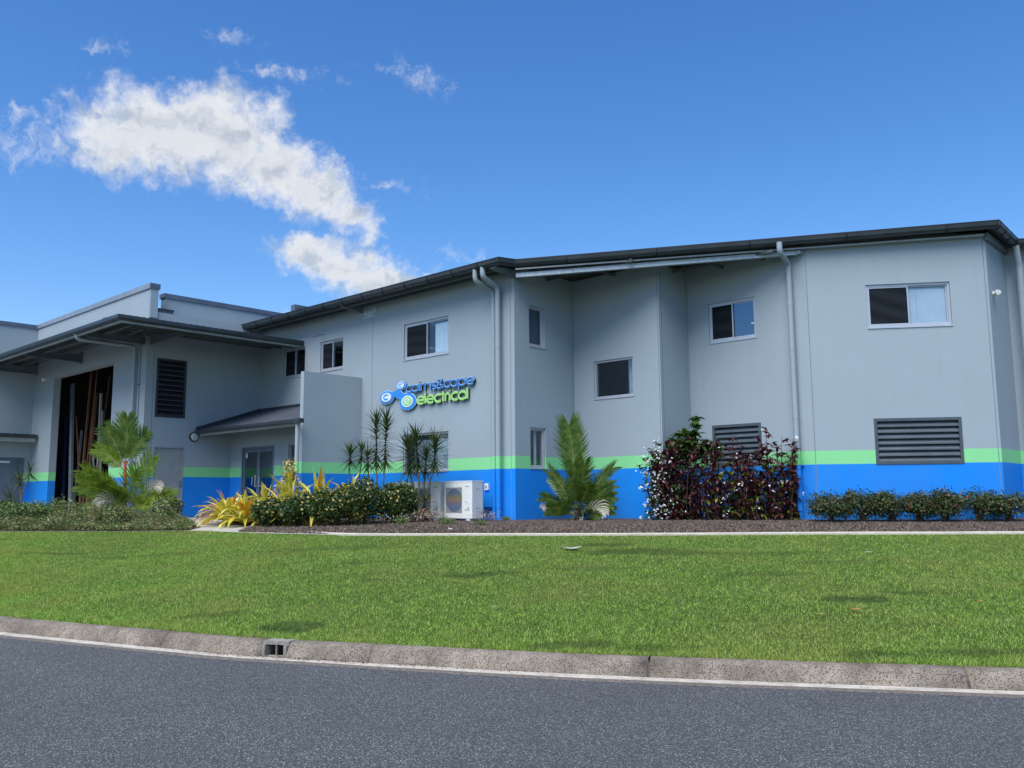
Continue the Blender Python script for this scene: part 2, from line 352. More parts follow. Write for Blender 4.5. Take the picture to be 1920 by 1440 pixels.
# ------------------------------------------------------------------ mesh helpers
class MB:
    def __init__(s): s.v = []; s.f = []; s.m = []
    def add(s, vs, fs, mi=0):
        b = len(s.v); s.v += [tuple(v) for v in vs]; s.f += [tuple(b+i for i in f) for f in fs]; s.m += [mi]*len(fs)
    def hexa(s, p, mi=0):   # 8 corners: bottom 4 (ccw) then top 4
        s.add(p, [(0,3,2,1),(4,5,6,7),(0,1,5,4),(1,2,6,5),(2,3,7,6),(3,0,4,7)], mi)
    def box(s, x0, x1, y0, y1, z0, z1, mi=0):
        s.hexa([(x0,y0,z0),(x1,y0,z0),(x1,y1,z0),(x0,y1,z0),(x0,y0,z1),(x1,y0,z1),(x1,y1,z1),(x0,y1,z1)], mi)
    def fbox(s, F, s0, s1, o0, o1, z0, z1, mi=0):   # box in a wall frame (along, outward, up)
        s.hexa([F(s0,o1,z0),F(s1,o1,z0),F(s1,o0,z0),F(s0,o0,z0),F(s0,o1,z1),F(s1,o1,z1),F(s1,o0,z1),F(s0,o0,z1)], mi)
    def tube(s, pts, r, n=8, mi=0, cap=True, rs=None):
        pts = [Vector(p) for p in pts]; rings = []; prev = None
        for i, p in enumerate(pts):
            d = (pts[min(i+1, len(pts)-1)]-pts[max(i-1, 0)]).normalized()
            if prev is None:
                a = Vector((0,0,1)) if abs(d.z) < .9 else Vector((1,0,0)); u = d.cross(a).normalized()
            else: u = (prev-d*prev.dot(d)).normalized()
            prev = u; w = d.cross(u); rr = rs[i] if rs else r
            rings.append([p+(u*math.cos(2*math.pi*k/n)+w*math.sin(2*math.pi*k/n))*rr for k in range(n)])
        b = len(s.v); s.v += [tuple(v) for R in rings for v in R]
        for i in range(len(pts)-1):
            for k in range(n):
                s.f.append((b+i*n+k, b+i*n+(k+1)%n, b+(i+1)*n+(k+1)%n, b+(i+1)*n+k)); s.m.append(mi)
        if cap:   # caps keep their own vertices so that smooth shading stops at the rim
            e = len(s.v); s.v += [tuple(v) for v in rings[0]]+[tuple(v) for v in rings[-1]]
            s.f.append(tuple(e+k for k in reversed(range(n)))); s.m.append(mi)
            s.f.append(tuple(e+n+k for k in range(n))); s.m.append(mi)
    def profile(s, path, prof, mi=0, closed=True):
        """sweep a 2-D profile (outward, up) along a horizontal-ish path; outward = right-hand side; mitred"""
        path = [Vector(p) for p in path]; rings = []
        for i, p in enumerate(path):
            def nrm(a, b):
                d = (b-a); d.z = 0; d.normalize(); return Vector((d.y, -d.x, 0))
            if i == 0: n = nrm(path[0], path[1])
            elif i == len(path)-1: n = nrm(path[-2], path[-1])
            else:
                n1 = nrm(path[i-1], p); n2 = nrm(p, path[i+1]); n = (n1+n2); n = n/max(.2, n.dot(n1))
            rings.append([p+n*o+Vector((0,0,z)) for o, z in prof])
        k = len(prof); b = len(s.v); s.v += [tuple(v) for R in rings for v in R]
        for i in range(len(path)-1):
            for j in range(k if closed else k-1):
                s.f.append((b+i*k+j, b+(i+1)*k+j, b+(i+1)*k+(j+1)%k, b+i*k+(j+1)%k)); s.m.append(mi)
        if closed:
            s.f.append(tuple(b+j for j in range(k))); s.m.append(mi)
            s.f.append(tuple(b+(len(path)-1)*k+j for j in reversed(range(k)))); s.m.append(mi)
    def mesh(s, name, mats, smooth=False):
        me = bpy.data.meshes.new(name); me.from_pydata(s.v, [], s.f)
        for mt in mats: me.materials.append(mt)
        if len(mats) > 1: me.polygons.foreach_set('material_index', s.m)
        if smooth: me.polygons.foreach_set('use_smooth', [True]*len(me.polygons))
        me.update(); return me
def matl(x):
    if isinstance(x, str): return [M[x]]
    if isinstance(x, (list, tuple)): return [M[k] for k in x]
    return [x]
def part(name, mb, mats, parent=None, smooth=False, local=False, **props):
    me = mb if isinstance(mb, bpy.types.Mesh) else mb.mesh(name, matl(mats), smooth)
    o = bpy.data.objects.new(name, me); COL.objects.link(o)
    if parent is not None:
        o.parent = parent
        if not local:   # mesh is in world coordinates
            w = Vector(parent.get('_org', (0,0,0))); o.location = -w
        o['_org'] = (0,0,0) if not local else tuple(parent.get('_org', (0,0,0)))
    for k, v in props.items(): o[k] = v
    return o
def thing(name, label, cat, loc=(0,0,0), rotz=0, group=None):
    o = bpy.data.objects.new(name, None); COL.objects.link(o); o.location = loc; o.rotation_euler = (0,0,rotz)
    o.empty_display_size = .2; o['_org'] = tuple(loc); o['label'] = label; o['category'] = cat
    if group: o['group'] = group
    return o
def solo(name, mb, mats, label, cat, group=None, smooth=False, kind=None):
    o = part(name, mb, mats, None, smooth); o['label'] = label
    if cat: o['category'] = cat
    if group: o['group'] = group
    if kind: o['kind'] = kind
    return o
def struct(name, mb, mats, smooth=False, label=None):
    o = part(name, mb, mats, None, smooth); o['kind'] = 'structure'
    if label: o['label'] = label
    return o
def frame(P0, P1):
    P0 = Vector((*P0, 0)); d = (Vector((*P1, 0))-P0); L = d.length; d.normalize(); n = Vector((d.y, -d.x, 0))
    def F(a, o, z): return P0+d*a+n*o+Vector((0,0,z))
    F.L = L; F.d = d; F.n = n; return F
def wall_mb(F, th, z0, z1, ops, s0=0, s1=None):
    s1 = F.L if s1 is None else s1
    ss = sorted({s0, s1, *[o[0] for o in ops], *[o[1] for o in ops]}); zs = sorted({z0, z1, *[o[2] for o in ops], *[o[3] for o in ops]})
    mb = MB()
    def openc(i, j):
        if i < 0 or j < 0 or i >= len(ss)-1 or j >= len(zs)-1: return True
        a = (ss[i]+ss[i+1])/2; b = (zs[j]+zs[j+1])/2
        return any(o[0] < a < o[1] and o[2] < b < o[3] for o in ops)
    for i in range(len(ss)-1):
        for j in range(len(zs)-1):
            if openc(i, j): continue
            a, b, c, d = ss[i], ss[i+1], zs[j], zs[j+1]
            mb.add([F(a,0,c),F(b,0,c),F(b,0,d),F(a,0,d)], [(0,1,2,3)])
            mb.add([F(a,-th,c),F(b,-th,c),F(b,-th,d),F(a,-th,d)], [(3,2,1,0)])
            if openc(i-1, j): mb.add([F(a,0,c),F(a,0,d),F(a,-th,d),F(a,-th,c)], [(0,1,2,3)])
            if openc(i+1, j): mb.add([F(b,0,c),F(b,0,d),F(b,-th,d),F(b,-th,c)], [(3,2,1,0)])
            if openc(i, j-1): mb.add([F(a,0,c),F(b,0,c),F(b,-th,c),F(a,-th,c)], [(3,2,1,0)])
            if openc(i, j+1): mb.add([F(a,0,d),F(b,0,d),F(b,-th,d),F(a,-th,d)], [(0,1,2,3)])
    return mb

# ------------------------------------------------------------------ terrain curves
ZL = .88            # lawn top
KA = [(-9.2,-9.15),(-4.5,-9.95),(-1.5,-10.55),(-.1,-10.90),(.9,-11.25),(1.55,-11.33),(3.0,-10.94),(4.26,-10.56),(5.49,-10.20),(6.92,-9.54),(8.3,-8.92),(9.6,-8.22),(12.0,-6.80),(16,-4.2),(26,2.6)]
KZ = [.84,.60,.34,.18,.14,.14,.14,.14,.14,.14,.14,.14,.14,.14,.14]
LB = [(-9.6,-9.05),(-8.4,-8.30),(-7.3,-7.60),(-6.15,-6.85),(-5.0,-5.55),(-4.3,-5.42),(-3.2,-5.44),(-2.33,-5.40),(.08,-5.02),(1.1,-4.5),(1.9,-3.95),(4.4,-2.20),(6.95,.0),(10.1,2.40),(20,9.6)]
def dist_curve(p, C):
    best = 1e9
    for a, b in zip(C[:-1], C[1:]):
        ax, ay = a; bx, by = b; dx, dy = bx-ax, by-ay
        u = max(0, min(1, ((p[0]-ax)*dx+(p[1]-ay)*dy)/(dx*dx+dy*dy))); d = math.hypot(p[0]-ax-u*dx, p[1]-ay-u*dy); best = min(best, d)
    return best
def H(x, y):
    return ZL+.025+.155*min(1, dist_curve((x, y), LB)/3.2)
def polysheet(poly, dz=0, grid=.5, hf=H):
    xs = [p[0] for p in poly]; ys = [p[1] for p in poly]
    def inside(x, y):
        c = False; j = len(poly)-1
        for i in range(len(poly)):
            if (poly[i][1] > y) != (poly[j][1] > y) and x < (poly[j][0]-poly[i][0])*(y-poly[i][1])/(poly[j][1]-poly[i][1])+poly[i][0]: c = not c
            j = i
        return c
    # subdivide the boundary and drop interior points
    bd = []
    for a, b in zip(poly, poly[1:]+poly[:1]):
        n = max(1, int(math.dist(a, b)/(grid*1.5)))
        bd += [(a[0]+(b[0]-a[0])*k/n, a[1]+(b[1]-a[1])*k/n) for k in range(n)]
    vs = [Vector(p) for p in bd]; nb = len(vs)
    x = min(xs)
    while x < max(xs):
        y = min(ys)
        while y < max(ys):
            px, py = x+random.uniform(-.1,.1)*grid, y+random.uniform(-.1,.1)*grid
            if inside(px, py) and dist_curve((px, py), poly+poly[:1]) > grid*.4: vs.append(Vector((px, py)))
            y += grid
        x += grid
    r = delaunay_2d_cdt(vs, [], [list(range(nb))], 1, 1e-5)
    mb = MB(); mb.add([(v.x, v.y, hf(v.x, v.y)+dz) for v in r[0]], [tuple(f) for f in r[2]])
    return mb
def resample(C, n, Z=None):
    C = [Vector((*c, (Z[i] if Z else 0))) for i, c in enumerate(C)]; ds = [0]
    for a, b in zip(C[:-1], C[1:]): ds.append(ds[-1]+(b-a).length)
    return C, ds
def bumpy(x, y): return .035*(noise.noise(Vector((x*.45, y*.45, 3)))+.4*noise.noise(Vector((x*1.7, y*1.7, 9))))

# far ground
mb = MB(); mb.add([(-900,-900,-.09),(900,-900,-.09),(900,900,-.09),(-900,900,-.09)], [(0,1,2,3)])
struct('ground', mb, 'lawn')
# road: asphalt sheet
mb = MB(); mb.add([(-80,-60,0),(70,-60,0),(70,40,0),(26.3,2.8-.9,0)]+[(a+.0, b-.0, 0) for a, b in [(16.25,-4.7),(12.2,-7.22),(9.75,-8.55),(8.4,-9.25),(7.1,-9.83),(5.62,-10.47),(4.35,-10.87),(3.05,-11.26),(1.55,-11.62),(.4,-11.9),(-3,-12.6),(-80,-30)]], [tuple(range(16))])
struct('road', mb, 'asphalt')
# lawn sheet (ruled between the kerb and the bed)
Nn = len(KA); rows = 26; SUB = 10
def cr(C, Z, u):
    i = min(int(u), len(C)-2); f = u-i
    p = [C[max(0,i-1)], C[i], C[i+1], C[min(len(C)-1,i+2)]]
    def c1(a,b,c,d): return .5*((2*b)+(-a+c)*f+(2*a-5*b+4*c-d)*f*f+(-a+3*b-3*c+d)*f**3)
    return (c1(*[q[0] for q in p]), c1(*[q[1] for q in p]), Z[i]*(1-f)+Z[i+1]*f)
ZB = [ZL]*Nn
def lawn_pt(u, w):
    a = cr(KA, KZ, u); b = cr(LB, ZB, u)
    x = a[0]*(1-w)+b[0]*w; y = a[1]*(1-w)+b[1]*w
    ww = w**.9
    z = a[2]*(1-ww)+b[2]*ww
    return x, y, z+bumpy(x, y)*min(1, 6*w)*min(1, 6*(1-w))+.005
mb = MB(); vs = []; fs = []; cols = (Nn-1)*SUB
for i in range(cols+1):
    for j in range(rows+1): vs.append(lawn_pt(i/SUB*.99999, j/rows))
for i in range(cols):
    for j in range(rows): a = i*(rows+1)+j; fs.append((a, a+rows+1, a+rows+2, a+1))
mb.add(vs, fs); struct('lawn', mb, 'lawn', True)

# grass blades: one mass nobody could count
def blades(name, n, sampler, h0, h1, wdt, mat, label, lean=.6, attr=None):
    P = sampler(n); n = len(P)
    h = RNG.uniform(h0, h1, n)*P[:, 3]; a = RNG.uniform(0, 2*np.pi, n); l = np.abs(RNG.normal(0, lean, n))*h; b = a+RNG.normal(1.5, .6, n)
    w = wdt*RNG.uniform(.6, 1.3, n)
    dx, dy = np.cos(b)*w, np.sin(b)*w
    v = np.empty((n, 3, 3), np.float32)
    v[:, 0] = np.stack([P[:,0]-dx, P[:,1]-dy, P[:,2]-.008], 1); v[:, 1] = np.stack([P[:,0]+dx, P[:,1]+dy, P[:,2]-.008], 1)
    v[:, 2] = np.stack([P[:,0]+np.cos(a)*l, P[:,1]+np.sin(a)*l, P[:,2]+h], 1)
    me = bpy.data.meshes.new(name); me.vertices.add(3*n); me.vertices.foreach_set('co', v.ravel())
    me.loops.add(3*n); me.loops.foreach_set('vertex_index', np.arange(3*n, dtype=np.int32))
    me.polygons.add(n); me.polygons.foreach_set('loop_start', np.arange(0, 3*n, 3, dtype=np.int32))
    me.update(); me.materials.append(M[mat])
    if attr is not None:
        at = me.attributes.new('patch', 'FLOAT', 'POINT'); at.data.foreach_set('value', np.repeat(attr(P), 3).astype(np.float32))
    at = me.attributes.new('rnd', 'FLOAT', 'POINT'); at.data.foreach_set('value', np.repeat(RNG.uniform(0, 1, n), 3).astype(np.float32))
    at = me.attributes.new('tip', 'FLOAT', 'POINT'); at.data.foreach_set('value', np.tile([0, 0, 1], n).astype(np.float32))
    o = bpy.data.objects.new(name, me); COL.objects.link(o); o['kind'] = 'stuff'; o['label'] = label; return o
GU, GW = 141, 61
gridp = np.array([[lawn_pt(u, w) for w in np.linspace(0, 1, GW)] for u in np.linspace(0, Nn-1.0001, GU)])
PATCH = [(1.2,-6.2,1.2,.25,.35),(-1.8,-8.0,1.1,.2,.35),(6.3,-5.2,.5,.16,.4),(8.3,-4.3,.7,.18,.4),(4.2,-9.9,.4,.14,.5),(8.6,-8.5,.5,.12,.6),(11.6,-6.6,.5,.14,.6),(5.25,-6.58,.42,.16,.9),(5.5,-6.3,.3,.12,.6),(5.83,-3.56,.9,.28,.75),(5.0,-3.2,.5,.2,.7),(6.6,-3.3,.7,.22,.6),(7.6,-2.6,.8,.2,.45),(9.95,-5.02,.42,.17,1.0),(10.2,-4.3,.25,.1,.6),(8.9,-2.6,.8,.2,.35),(5.6,-9.7,.35,.22,.75),(3.0,-6.9,.3,.1,.6),(-3.6,-8.8,.7,.12,.6),(4.3,-7.6,.3,.1,.4),(10.9,-7.2,.35,.12,.6),(9.2,-8.2,.4,.1,.5),(7.7,-8.3,.2,.1,.3)]
def lawn_sampler(n):
    u = RNG.uniform(2.0, GU-1.001, n*2); w = RNG.uniform(0, 1, n*2)**1.35*(GW-1.001)
    i = u.astype(int); j = w.astype(int); fu = (u-i)[:, None]; fw = (w-j)[:, None]
    p = gridp[i,j]*(1-fu)*(1-fw)+gridp[i+1,j]*fu*(1-fw)+gridp[i,j+1]*(1-fu)*fw+gridp[i+1,j+1]*fu*fw
    A = np.linalg.norm(gridp[i+1,j,:2]-gridp[i,j,:2], axis=1)*np.linalg.norm(gridp[i,j+1,:2]-gridp[i,j,:2], axis=1)
    ok = (RNG.uniform(0, 1, n*2) < A/np.percentile(A, 90)) & (p[:,0] < 18)
    p = p[ok][:n]; k = .65+.5*RNG.uniform(0, 1, len(p))
    cl = np.sin(p[:,0]*9+np.sin(p[:,1]*7)*2)*np.sin(p[:,1]*8+np.sin(p[:,0]*5)*2); k *= 1+.18*cl
    dk = np.exp(-w[ok][:n]/2.0); k *= 1+.35*dk
    k *= 1-.45*patchf(p)
    return np.column_stack([p, k])
def patchf(P):
    r = np.zeros(len(P))
    c, s = math.cos(rad(42)), math.sin(rad(42))
    wob = .35*np.sin(P[:,0]*13+P[:,1]*4)+.25*np.sin(P[:,1]*21-P[:,0]*6)
    for x, y, a, b, k in PATCH:
        dx, dy = P[:,0]-x, P[:,1]-y; u = (dx*c+dy*s)/a; v = (-dx*s+dy*c)/b
        r = np.maximum(r, k*np.clip(1.5-(u*u+v*v)-wob, 0, 1))
    return np.clip(r*RNG.uniform(.4, 1.2, len(P)), 0, 1)
blades('grass', 820000, lawn_sampler, .014, .038, .0038, 'grass', 'short mown grass covering the bank between kerb and garden bed', 1.15, patchf)

# ------------------------------------------------------------------ kerb, gutter pan, drain
kerb = thing('kerb', 'weathered concrete kerb segments', 'kerb', (6, -9.8, 0)); del kerb['label']; del kerb['category']; kerb['kind'] = 'structure'
KC, KD = resample(KA[3:], 0)
def along(C, D, s):
    for i in range(len(D)-1):
        if s <= D[i+1] or i == len(D)-2:
            f = (s-D[i])/(D[i+1]-D[i]); return C[i].lerp(C[i+1], f)
def nearest_s(C, D, p):
    best = (1e9, 0)
    for k in range(int(D[-1]/.02)):
        q = along(C, D, k*.02); d = (q.x-p[0])**2+(q.y-p[1])**2
        if d < best[0]: best = (d, k*.02)
    return best[1]
joints = [nearest_s(KC, KD, p) for p in [(2.18,-11.22),(4.47,-10.4),(5.79,-10.12),(6.04,-10.01),(6.91,-9.62),(9.32,-8.38),(11.58,-7.03)]]
cuts = [0.02]+joints+[joints[-1]+2.4, joints[-1]+5, joints[-1]+8, KD[-1]-.05]
for i in range(len(cuts)-1):
    a, b = cuts[i], cuts[i+1]
    if i == 3: continue           # the drain inlet stands here
    a += .013; b -= .013
    n = max(2, int((b-a)/.3)); pts = [along(KC, KD, a+(b-a)*k/n) for k in range(n+1)]
    for p in pts: p.z = 0
    mb = MB(); mb.profile(pts, [(-.02,-.08),(.24,-.08),(.225,.015),(.19,.05),(.155,.115),(.13,.138),(.105,.146),(.0,.150),(-.02,.148)])
    part('kerb_segment', mb, 'kerb', kerb, True)
# dark strip under the joints
n = 60; pts = [along(KC, KD, .1+(KD[-1]-.3)*k/n) for k in range(n+1)]
for p in pts: p.z = 0
def sub(a, b, k=24):
    q = [along(KC, KD, a+(b-a)*i/k) for i in range(k+1)]
    for p in q: p.z = 0
    return q
for a_, b_ in ((.1, joints[2]-.004), (joints[3]+.004, KD[-1]-.2)):
    mb = MB(); mb.profile(sub(a_, b_), [(.0,-.08),(.20,-.08),(.13,.10),(.0,.10)]); struct('kerb_bedding', mb, 'debris')
# gutter pan: dished pale concrete strip between kerb and asphalt
mb = MB(); vs = []; vo = []
for k, p in enumerate(pts):
    a = pts[max(0,k-1)]; b = pts[min(n,k+1)]; d = (b-a).normalized(); nn = Vector((d.y,-d.x,0)); w = .47+.02*noise.noise(p*1.3)
    w = .36+.03*noise.noise(p*1.3); w0 = .235+.03*noise.noise(p*2.1+Vector((5,0,0))); vs += [p+nn*w0+Vector((0,0,.008)), p+nn*(w0+w)/2+Vector((0,0,.009)), p+nn*w+Vector((0,0,.010)), p+nn*(w+.01)+Vector((0,0,-.02))]; vo += [p+nn*.18+Vector((0,0,.003)), p+nn*.46+Vector((0,0,.006)), p+nn*.475+Vector((0,0,-.02))]
mb.add(vs, [(4*i+j, 4*i+4+j, 4*i+5+j, 4*i+1+j) for i in range(n) for j in range(3)]); struct('gutter_channel', mb, 'pan')
mb = MB(); mb.add(vo, [(3*i+j, 3*i+3+j, 3*i+4+j, 3*i+1+j) for i in range(n) for j in range(2)]); struct('gutter_base', mb, 'debris')
# dirt and leaf fragments along the channel (denser near the inlet)
def dirt_sampler(n_):
    out = []
    for _ in range(n_):
        s = random.gauss(joints[2]+.55, .95) if random.random() < .8 else random.uniform(.3, KD[-1]-1)
        if not 0.1 < s < KD[-1]-.1: continue
        p = along(KC, KD, s); q2 = along(KC, KD, s+.05); d = (q2-p).normalized(); nn = Vector((d.y,-d.x,0)); p = p+nn*(.215+abs(random.gauss(0,.055)))
        out.append((p.x, p.y, .006, random.uniform(.5,1.6)))
    return np.array(out)
blades('gutter_litter', 2600, dirt_sampler, .004, .016, .008, 'litter', 'dry leaf crumbs and dirt lying in the concrete gutter channel', 2.0)
# drain inlet
dr = thing('drain_inlet', 'pale concrete kerb inlet with two dark openings', 'drain', tuple(along(KC, KD, joints[2]))[:2]+(0,))
pa, pb = along(KC, KD, joints[2]), along(KC, KD, joints[3]); F = frame(pa[:2], pb[:2]); Ld = F.L
mb = MB(); mb.fbox(F, -.005, Ld+.005, -.02, .15, .116, .152); mb.fbox(F, -.005, .03, -.02, .19, -.05, .1158); mb.fbox(F, Ld-.03, Ld+.005, -.02, .19, -.05, .1158); mb.fbox(F, .036, Ld-.036, -.02, .24, -.05, .008)
part('inlet_frame', mb, 'drain_frame', dr)
mb = MB(); mb.fbox(F, Ld/2-.006, Ld/2+.006, .12, .15, .009, .1158); part('divider_bar', mb, 'kerb', dr)
mb = MB(); mb.fbox(F, .031, Ld-.031, -.018, .0, .009, .1155); mb.fbox(F, .0305, Ld-.0305, .001, .12, .0085, .012); part('inlet_shade', mb, 'black', dr)  # black box paints in the shade within the two openings

# ------------------------------------------------------------------ bed, edging, forecourt
edge = [(-.9,-4.98)]+LB[8:]
bedpoly = [(-3.2,-4.62),(-.9,-4.9)]+[(x-.02, y+.1) for x, y in LB[8:]]+[(20,14),(9.5,9),(-6,6),(-7.6,-1.2),(-9.3,-2.2),(-8.6,-3.0)]
struct('garden_bed', polysheet(bedpoly, .0, .45), 'soil', True)
court = [(-40,-30),(-16,-13.8),(-9.6,-9.05)]+LB[1:8]+[(.05,-4.98),(-.75,-4.72),(-3.07,-4.40),(-6.9,-3.36),(-8.6,-2.9),(-9.4,-2.1),(-7.6,-1.1),(-6.0,6),(-40,14)]
struct('footpath', polysheet(court, -.012, .8), 'concrete')
weedpoly = [(-20,-16.2),(-9.6,-9.0),(-8.4,-8.25),(-7.3,-7.55),(-6.15,-6.8),(-5.05,-5.5),(-5.55,-4.95),(-6.4,-4.65),(-8.5,-4.9),(-12,-6.8),(-22,-11)]
struct('weedy_bed', polysheet(weedpoly, .004, .5), 'soil', True)
# driveway ramp at the left
mb = MB(); L1 = KA[4::-1]; Z1 = KZ[4::-1]; L2 = [(-.5,-13),(-2.5,-13.4),(-4.5,-13.8),(-8,-14.2),(-15.5,-14.1)]
vs = [(x+.06, y-.06, z-.13) for (x, y), z in zip(L1, Z1)]+[(x, y, z-.13) for (x, y), z in zip(L2, Z1)]
mb.add(vs, [(i, i+1, 6+i, 5+i) for i in range(4)]); struct('driveway', mb, 'asphalt')
# garden edging: pale concrete edge between bed and lawn
eds = [(-1.4,-4.86),(-.6,-4.95)]+LB[8:]; C_, D_ = resample(eds, 0)
nseg = 90; pts = [along(C_, D_, D_[-1]*k/nseg) for k in range(nseg+1)]
for p in pts: p.z = ZL+.004*noise.noise(p*.8)
mb = MB(); mb.profile(pts, [(-.16,-.1),(.0,-.1),(.0,.042),(-.012,.050),(-.15,.050),(-.16,.045)]); struct('garden_edging', mb, 'edging')
# mulch
def bed_sampler(n_):
    out = []
    while len(out) < n_:
        u = random.uniform(6.2, 13.4); b = cr(LB, ZB, u); a = cr(KA, KZ, u); d = Vector((b[0]-a[0], b[1]-a[1])).normalized(); k = abs(random.gauss(0, 1.5))+.18
        x, y = b[0]+d.x*k, b[1]+d.y*k; out.append((x, y, H(x, y)+.002, random.uniform(.3, 1.9)))
    return np.array(out)
blades('mulch', 44000, bed_sampler, .006, .026, .013, 'litter', 'dry brown leaf mulch strewn over the garden soil', 2.4)

# ------------------------------------------------------------------ building
Z0 = .95
B = thing('commercial_building', 'two storey grey rendered building with blue and green painted base bands', 'building', (0, 0, 1.06))
F_leftwall = frame((-20.42,-16), (-20.42,-3.83)); F_bay = frame((-20.42,-3.83), (-11.31,-3.83)); F_side = frame((-11.31,-3.60), (-11.31, .0))
F_main = frame((-11.31, 0), (0, 0)); F_ent = frame((-11.31,-1.0), (-5.95,-1.0)); F_r1 = frame((0, 0), (0, 2.27)); F_r2 = frame((0, 2.27), (2.64, 2.27))
F_r3 = frame((2.64, 2.27), (2.64, 3.54)); F_r4 = frame((2.64, 3.54), (5.764, 3.54)); F_pan = frame((5.764, 3.54), (8.985, 5.667))
F_ch = frame((8.985, 5.667), (8.985, 7.30)); F_end = frame((8.985, 7.30), (8.985+6.9, 7.30+4.55))
X = lambda x: x+11.31
W1 = [(X(-4.10), X(-2.32), 5.31, 6.30), (X(-8.0), X(-6.86), 5.39, 6.31), (X(-10.0), X(-8.81), 5.37, 6.30)]
WL = (X(-4.10), X(-2.31), 2.28, 3.285)
main_ops = W1+[WL]
DOOR_S = (-3.49+3.60, -2.55+3.60, 1.06, 3.15); LVS = (.10, 1.02, 4.05, 5.80)
def wl(F, th, z0, z1, ops, mats='wall', **k):
    return part('wall', wall_mb(F, th, z0, z1, ops, **k), mats, B)
wl(F_leftwall, .2, Z0, 7.88, [(8.0, 12.0, 1.0, 3.13)])
ROL = (-18.54+20.42, -13.60+20.42, 1.0, 5.88)
wl(F_bay, .24, Z0, 7.88, [ROL])
wl(F_side, .2, Z0, 7.2, [DOOR_S, LVS])
wl(F_main, .2, Z0, 7.12, main_ops)
wl(F_ent, .2, Z0, 3.95, [(-10.62+11.31, -8.80+11.31, 1.0, 3.17), (-8.05+11.31, -7.1+11.31, 1.6, 3.2)])
wl(F_r1, .2, Z0, 7.2, [(.53, 1.12, 5.28, 6.30), (.54, 1.12, 2.285, 3.275)], s0=.201)
wl(F_r2, .2, Z0, 7.2, [(.645, 1.86, 4.035, 5.0)], s0=0)
wl(F_r3, .2, Z0, 7.2, [], s0=.201)
wl(F_r4, .2, Z0, 7.25, [(.61, 1.86, 5.305, 6.28), (.62, 1.87, 2.285, 3.27)])
wl(F_pan, .2, Z0, 7.34, [(1.29, 3.065, 5.295, 6.28), (1.305, 3.09, 2.24, 3.25)])
wl(F_ch, .2, Z0, 7.34, [], s0=.01)
wl(F_end, .2, Z0, 7.34, [], s0=0)
# hidden enclosing walls, floor and partitions: keep the rooms dark
mb = MB(); mb.box(-20.4, 16, 13.8, 14, .9, 7.3); mb.box(15.7, 15.9, 11.6, 13.8, .9, 7.3)
mb.box(-11.33, 8.7, .25, .27, 4.0, 4.02) if False else None
part('rear_wall', mb, 'inside', B)
def stripbox(pts, z0, z1, mat, name):
    mb = MB(); n_ = len(pts); mb.add([(x, y, z0) for x, y in pts]+[(x, y, z1) for x, y in pts], [tuple(range(n_))[::-1], tuple(range(n_, 2*n_))]+[(i, (i+1)%n_, n_+(i+1)%n_, n_+i) for i in range(n_)])
    return part(name, mb, mat, B)
inner = [(-11.1,.21),(-.21,.21),(-.21,2.48),(2.43,2.48),(2.43,3.75),(5.7,3.75),(8.78,5.78),(8.78,7.4),(15.5,11.9),(15.5,13.7),(-11.1,13.7)]
stripbox(inner, .97, 1.02, 'inside', 'ground_floor'); stripbox(inner, 3.75, 3.98, 'inside', 'upper_floor')
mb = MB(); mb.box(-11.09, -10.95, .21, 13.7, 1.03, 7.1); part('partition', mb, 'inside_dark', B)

# end pier of the bay wall and vertical joints
def joint(F, s, z0, z1):
    mb = MB(); mb.fbox(F, s-.007, s+.007, .0012, .003, z0, z1); part('panel_joint', mb, 'strap_joint', B)
M['strap_joint'] = simple('joint_sealant', (.16, .215, .27), .8)
joint(F_main, X(-5.47), 1.0, 6.72); joint(F_main, X(-.13), 1.0, 7.05); joint(F_r2, 2.60, 1.0, 7.0) ; joint(F_r3, .10, 1.0, 7.0)
joint(F_pan, .022, 1.0, 7.2); joint(F_pan, 3.80, 1.0, 7.2); joint(F_r1, 2.245, 2.6, 7.0); joint(F_r4, .02, 1.0, 7.0)

# wing wall (fin)
fin = MB()
fin.hexa([(-6.07,-1.95,Z0),(-5.92,-1.95,Z0),(-5.92,-.003,Z0),(-6.07,-.003,Z0),(-6.07,-1.95,5.01),(-5.92,-1.95,5.01),(-5.92,-.003,5.01),(-6.07,-.003,5.01)])
part('wing_wall', fin, 'wall', B)

# parapets ------------------------------------------------
mb = MB(); mb.box(-11.24+0-.2, -11.24, -3.83, -3.60, 7.2, 7.88) if False else None
mb = MB(); mb.box(-20.62, -11.22, -3.87, -3.55, 7.88, 8.04); part('parapet_cap', mb, 'cap_lit', B)
mb = MB(); mb.box(-11.2195, -11.212, -3.868, -3.552, 7.882, 8.038); part('parapet_cap', mb, 'cap', B)  # thin darker plate paints shade onto the end face of the cap
mb = MB(); mb.box(-11.30, -11.24, -3.828, -3.592, 7.0, 7.879); part('parapet_end', mb, 'wall', B)
mb = MB(); mb.box(-20.66, -20.38, -16, -3.872, 7.88, 8.02); part('parapet_cap', mb, 'cap', B)
mb = MB(); mb.box(-11.85, -11.6, -3.22, 9.0, 6.6, 7.74); part('parapet_wall', mb, 'wall', B)
mb = MB(); mb.box(-11.89, -11.56, -3.26, 9.0, 7.741, 7.88); part('parapet_cap', mb, 'cap', B)
mb = MB(); mb.box(-11.56, -11.33, -3.54, -3.06, 6.7, 7.30); part('roof_box', mb, 'frame_dark', B)
mb = MB(); mb.box(-11.58, -11.31, -3.57, -3.03, 7.301, 7.33); part('roof_box_lid', mb, 'gutter', B)
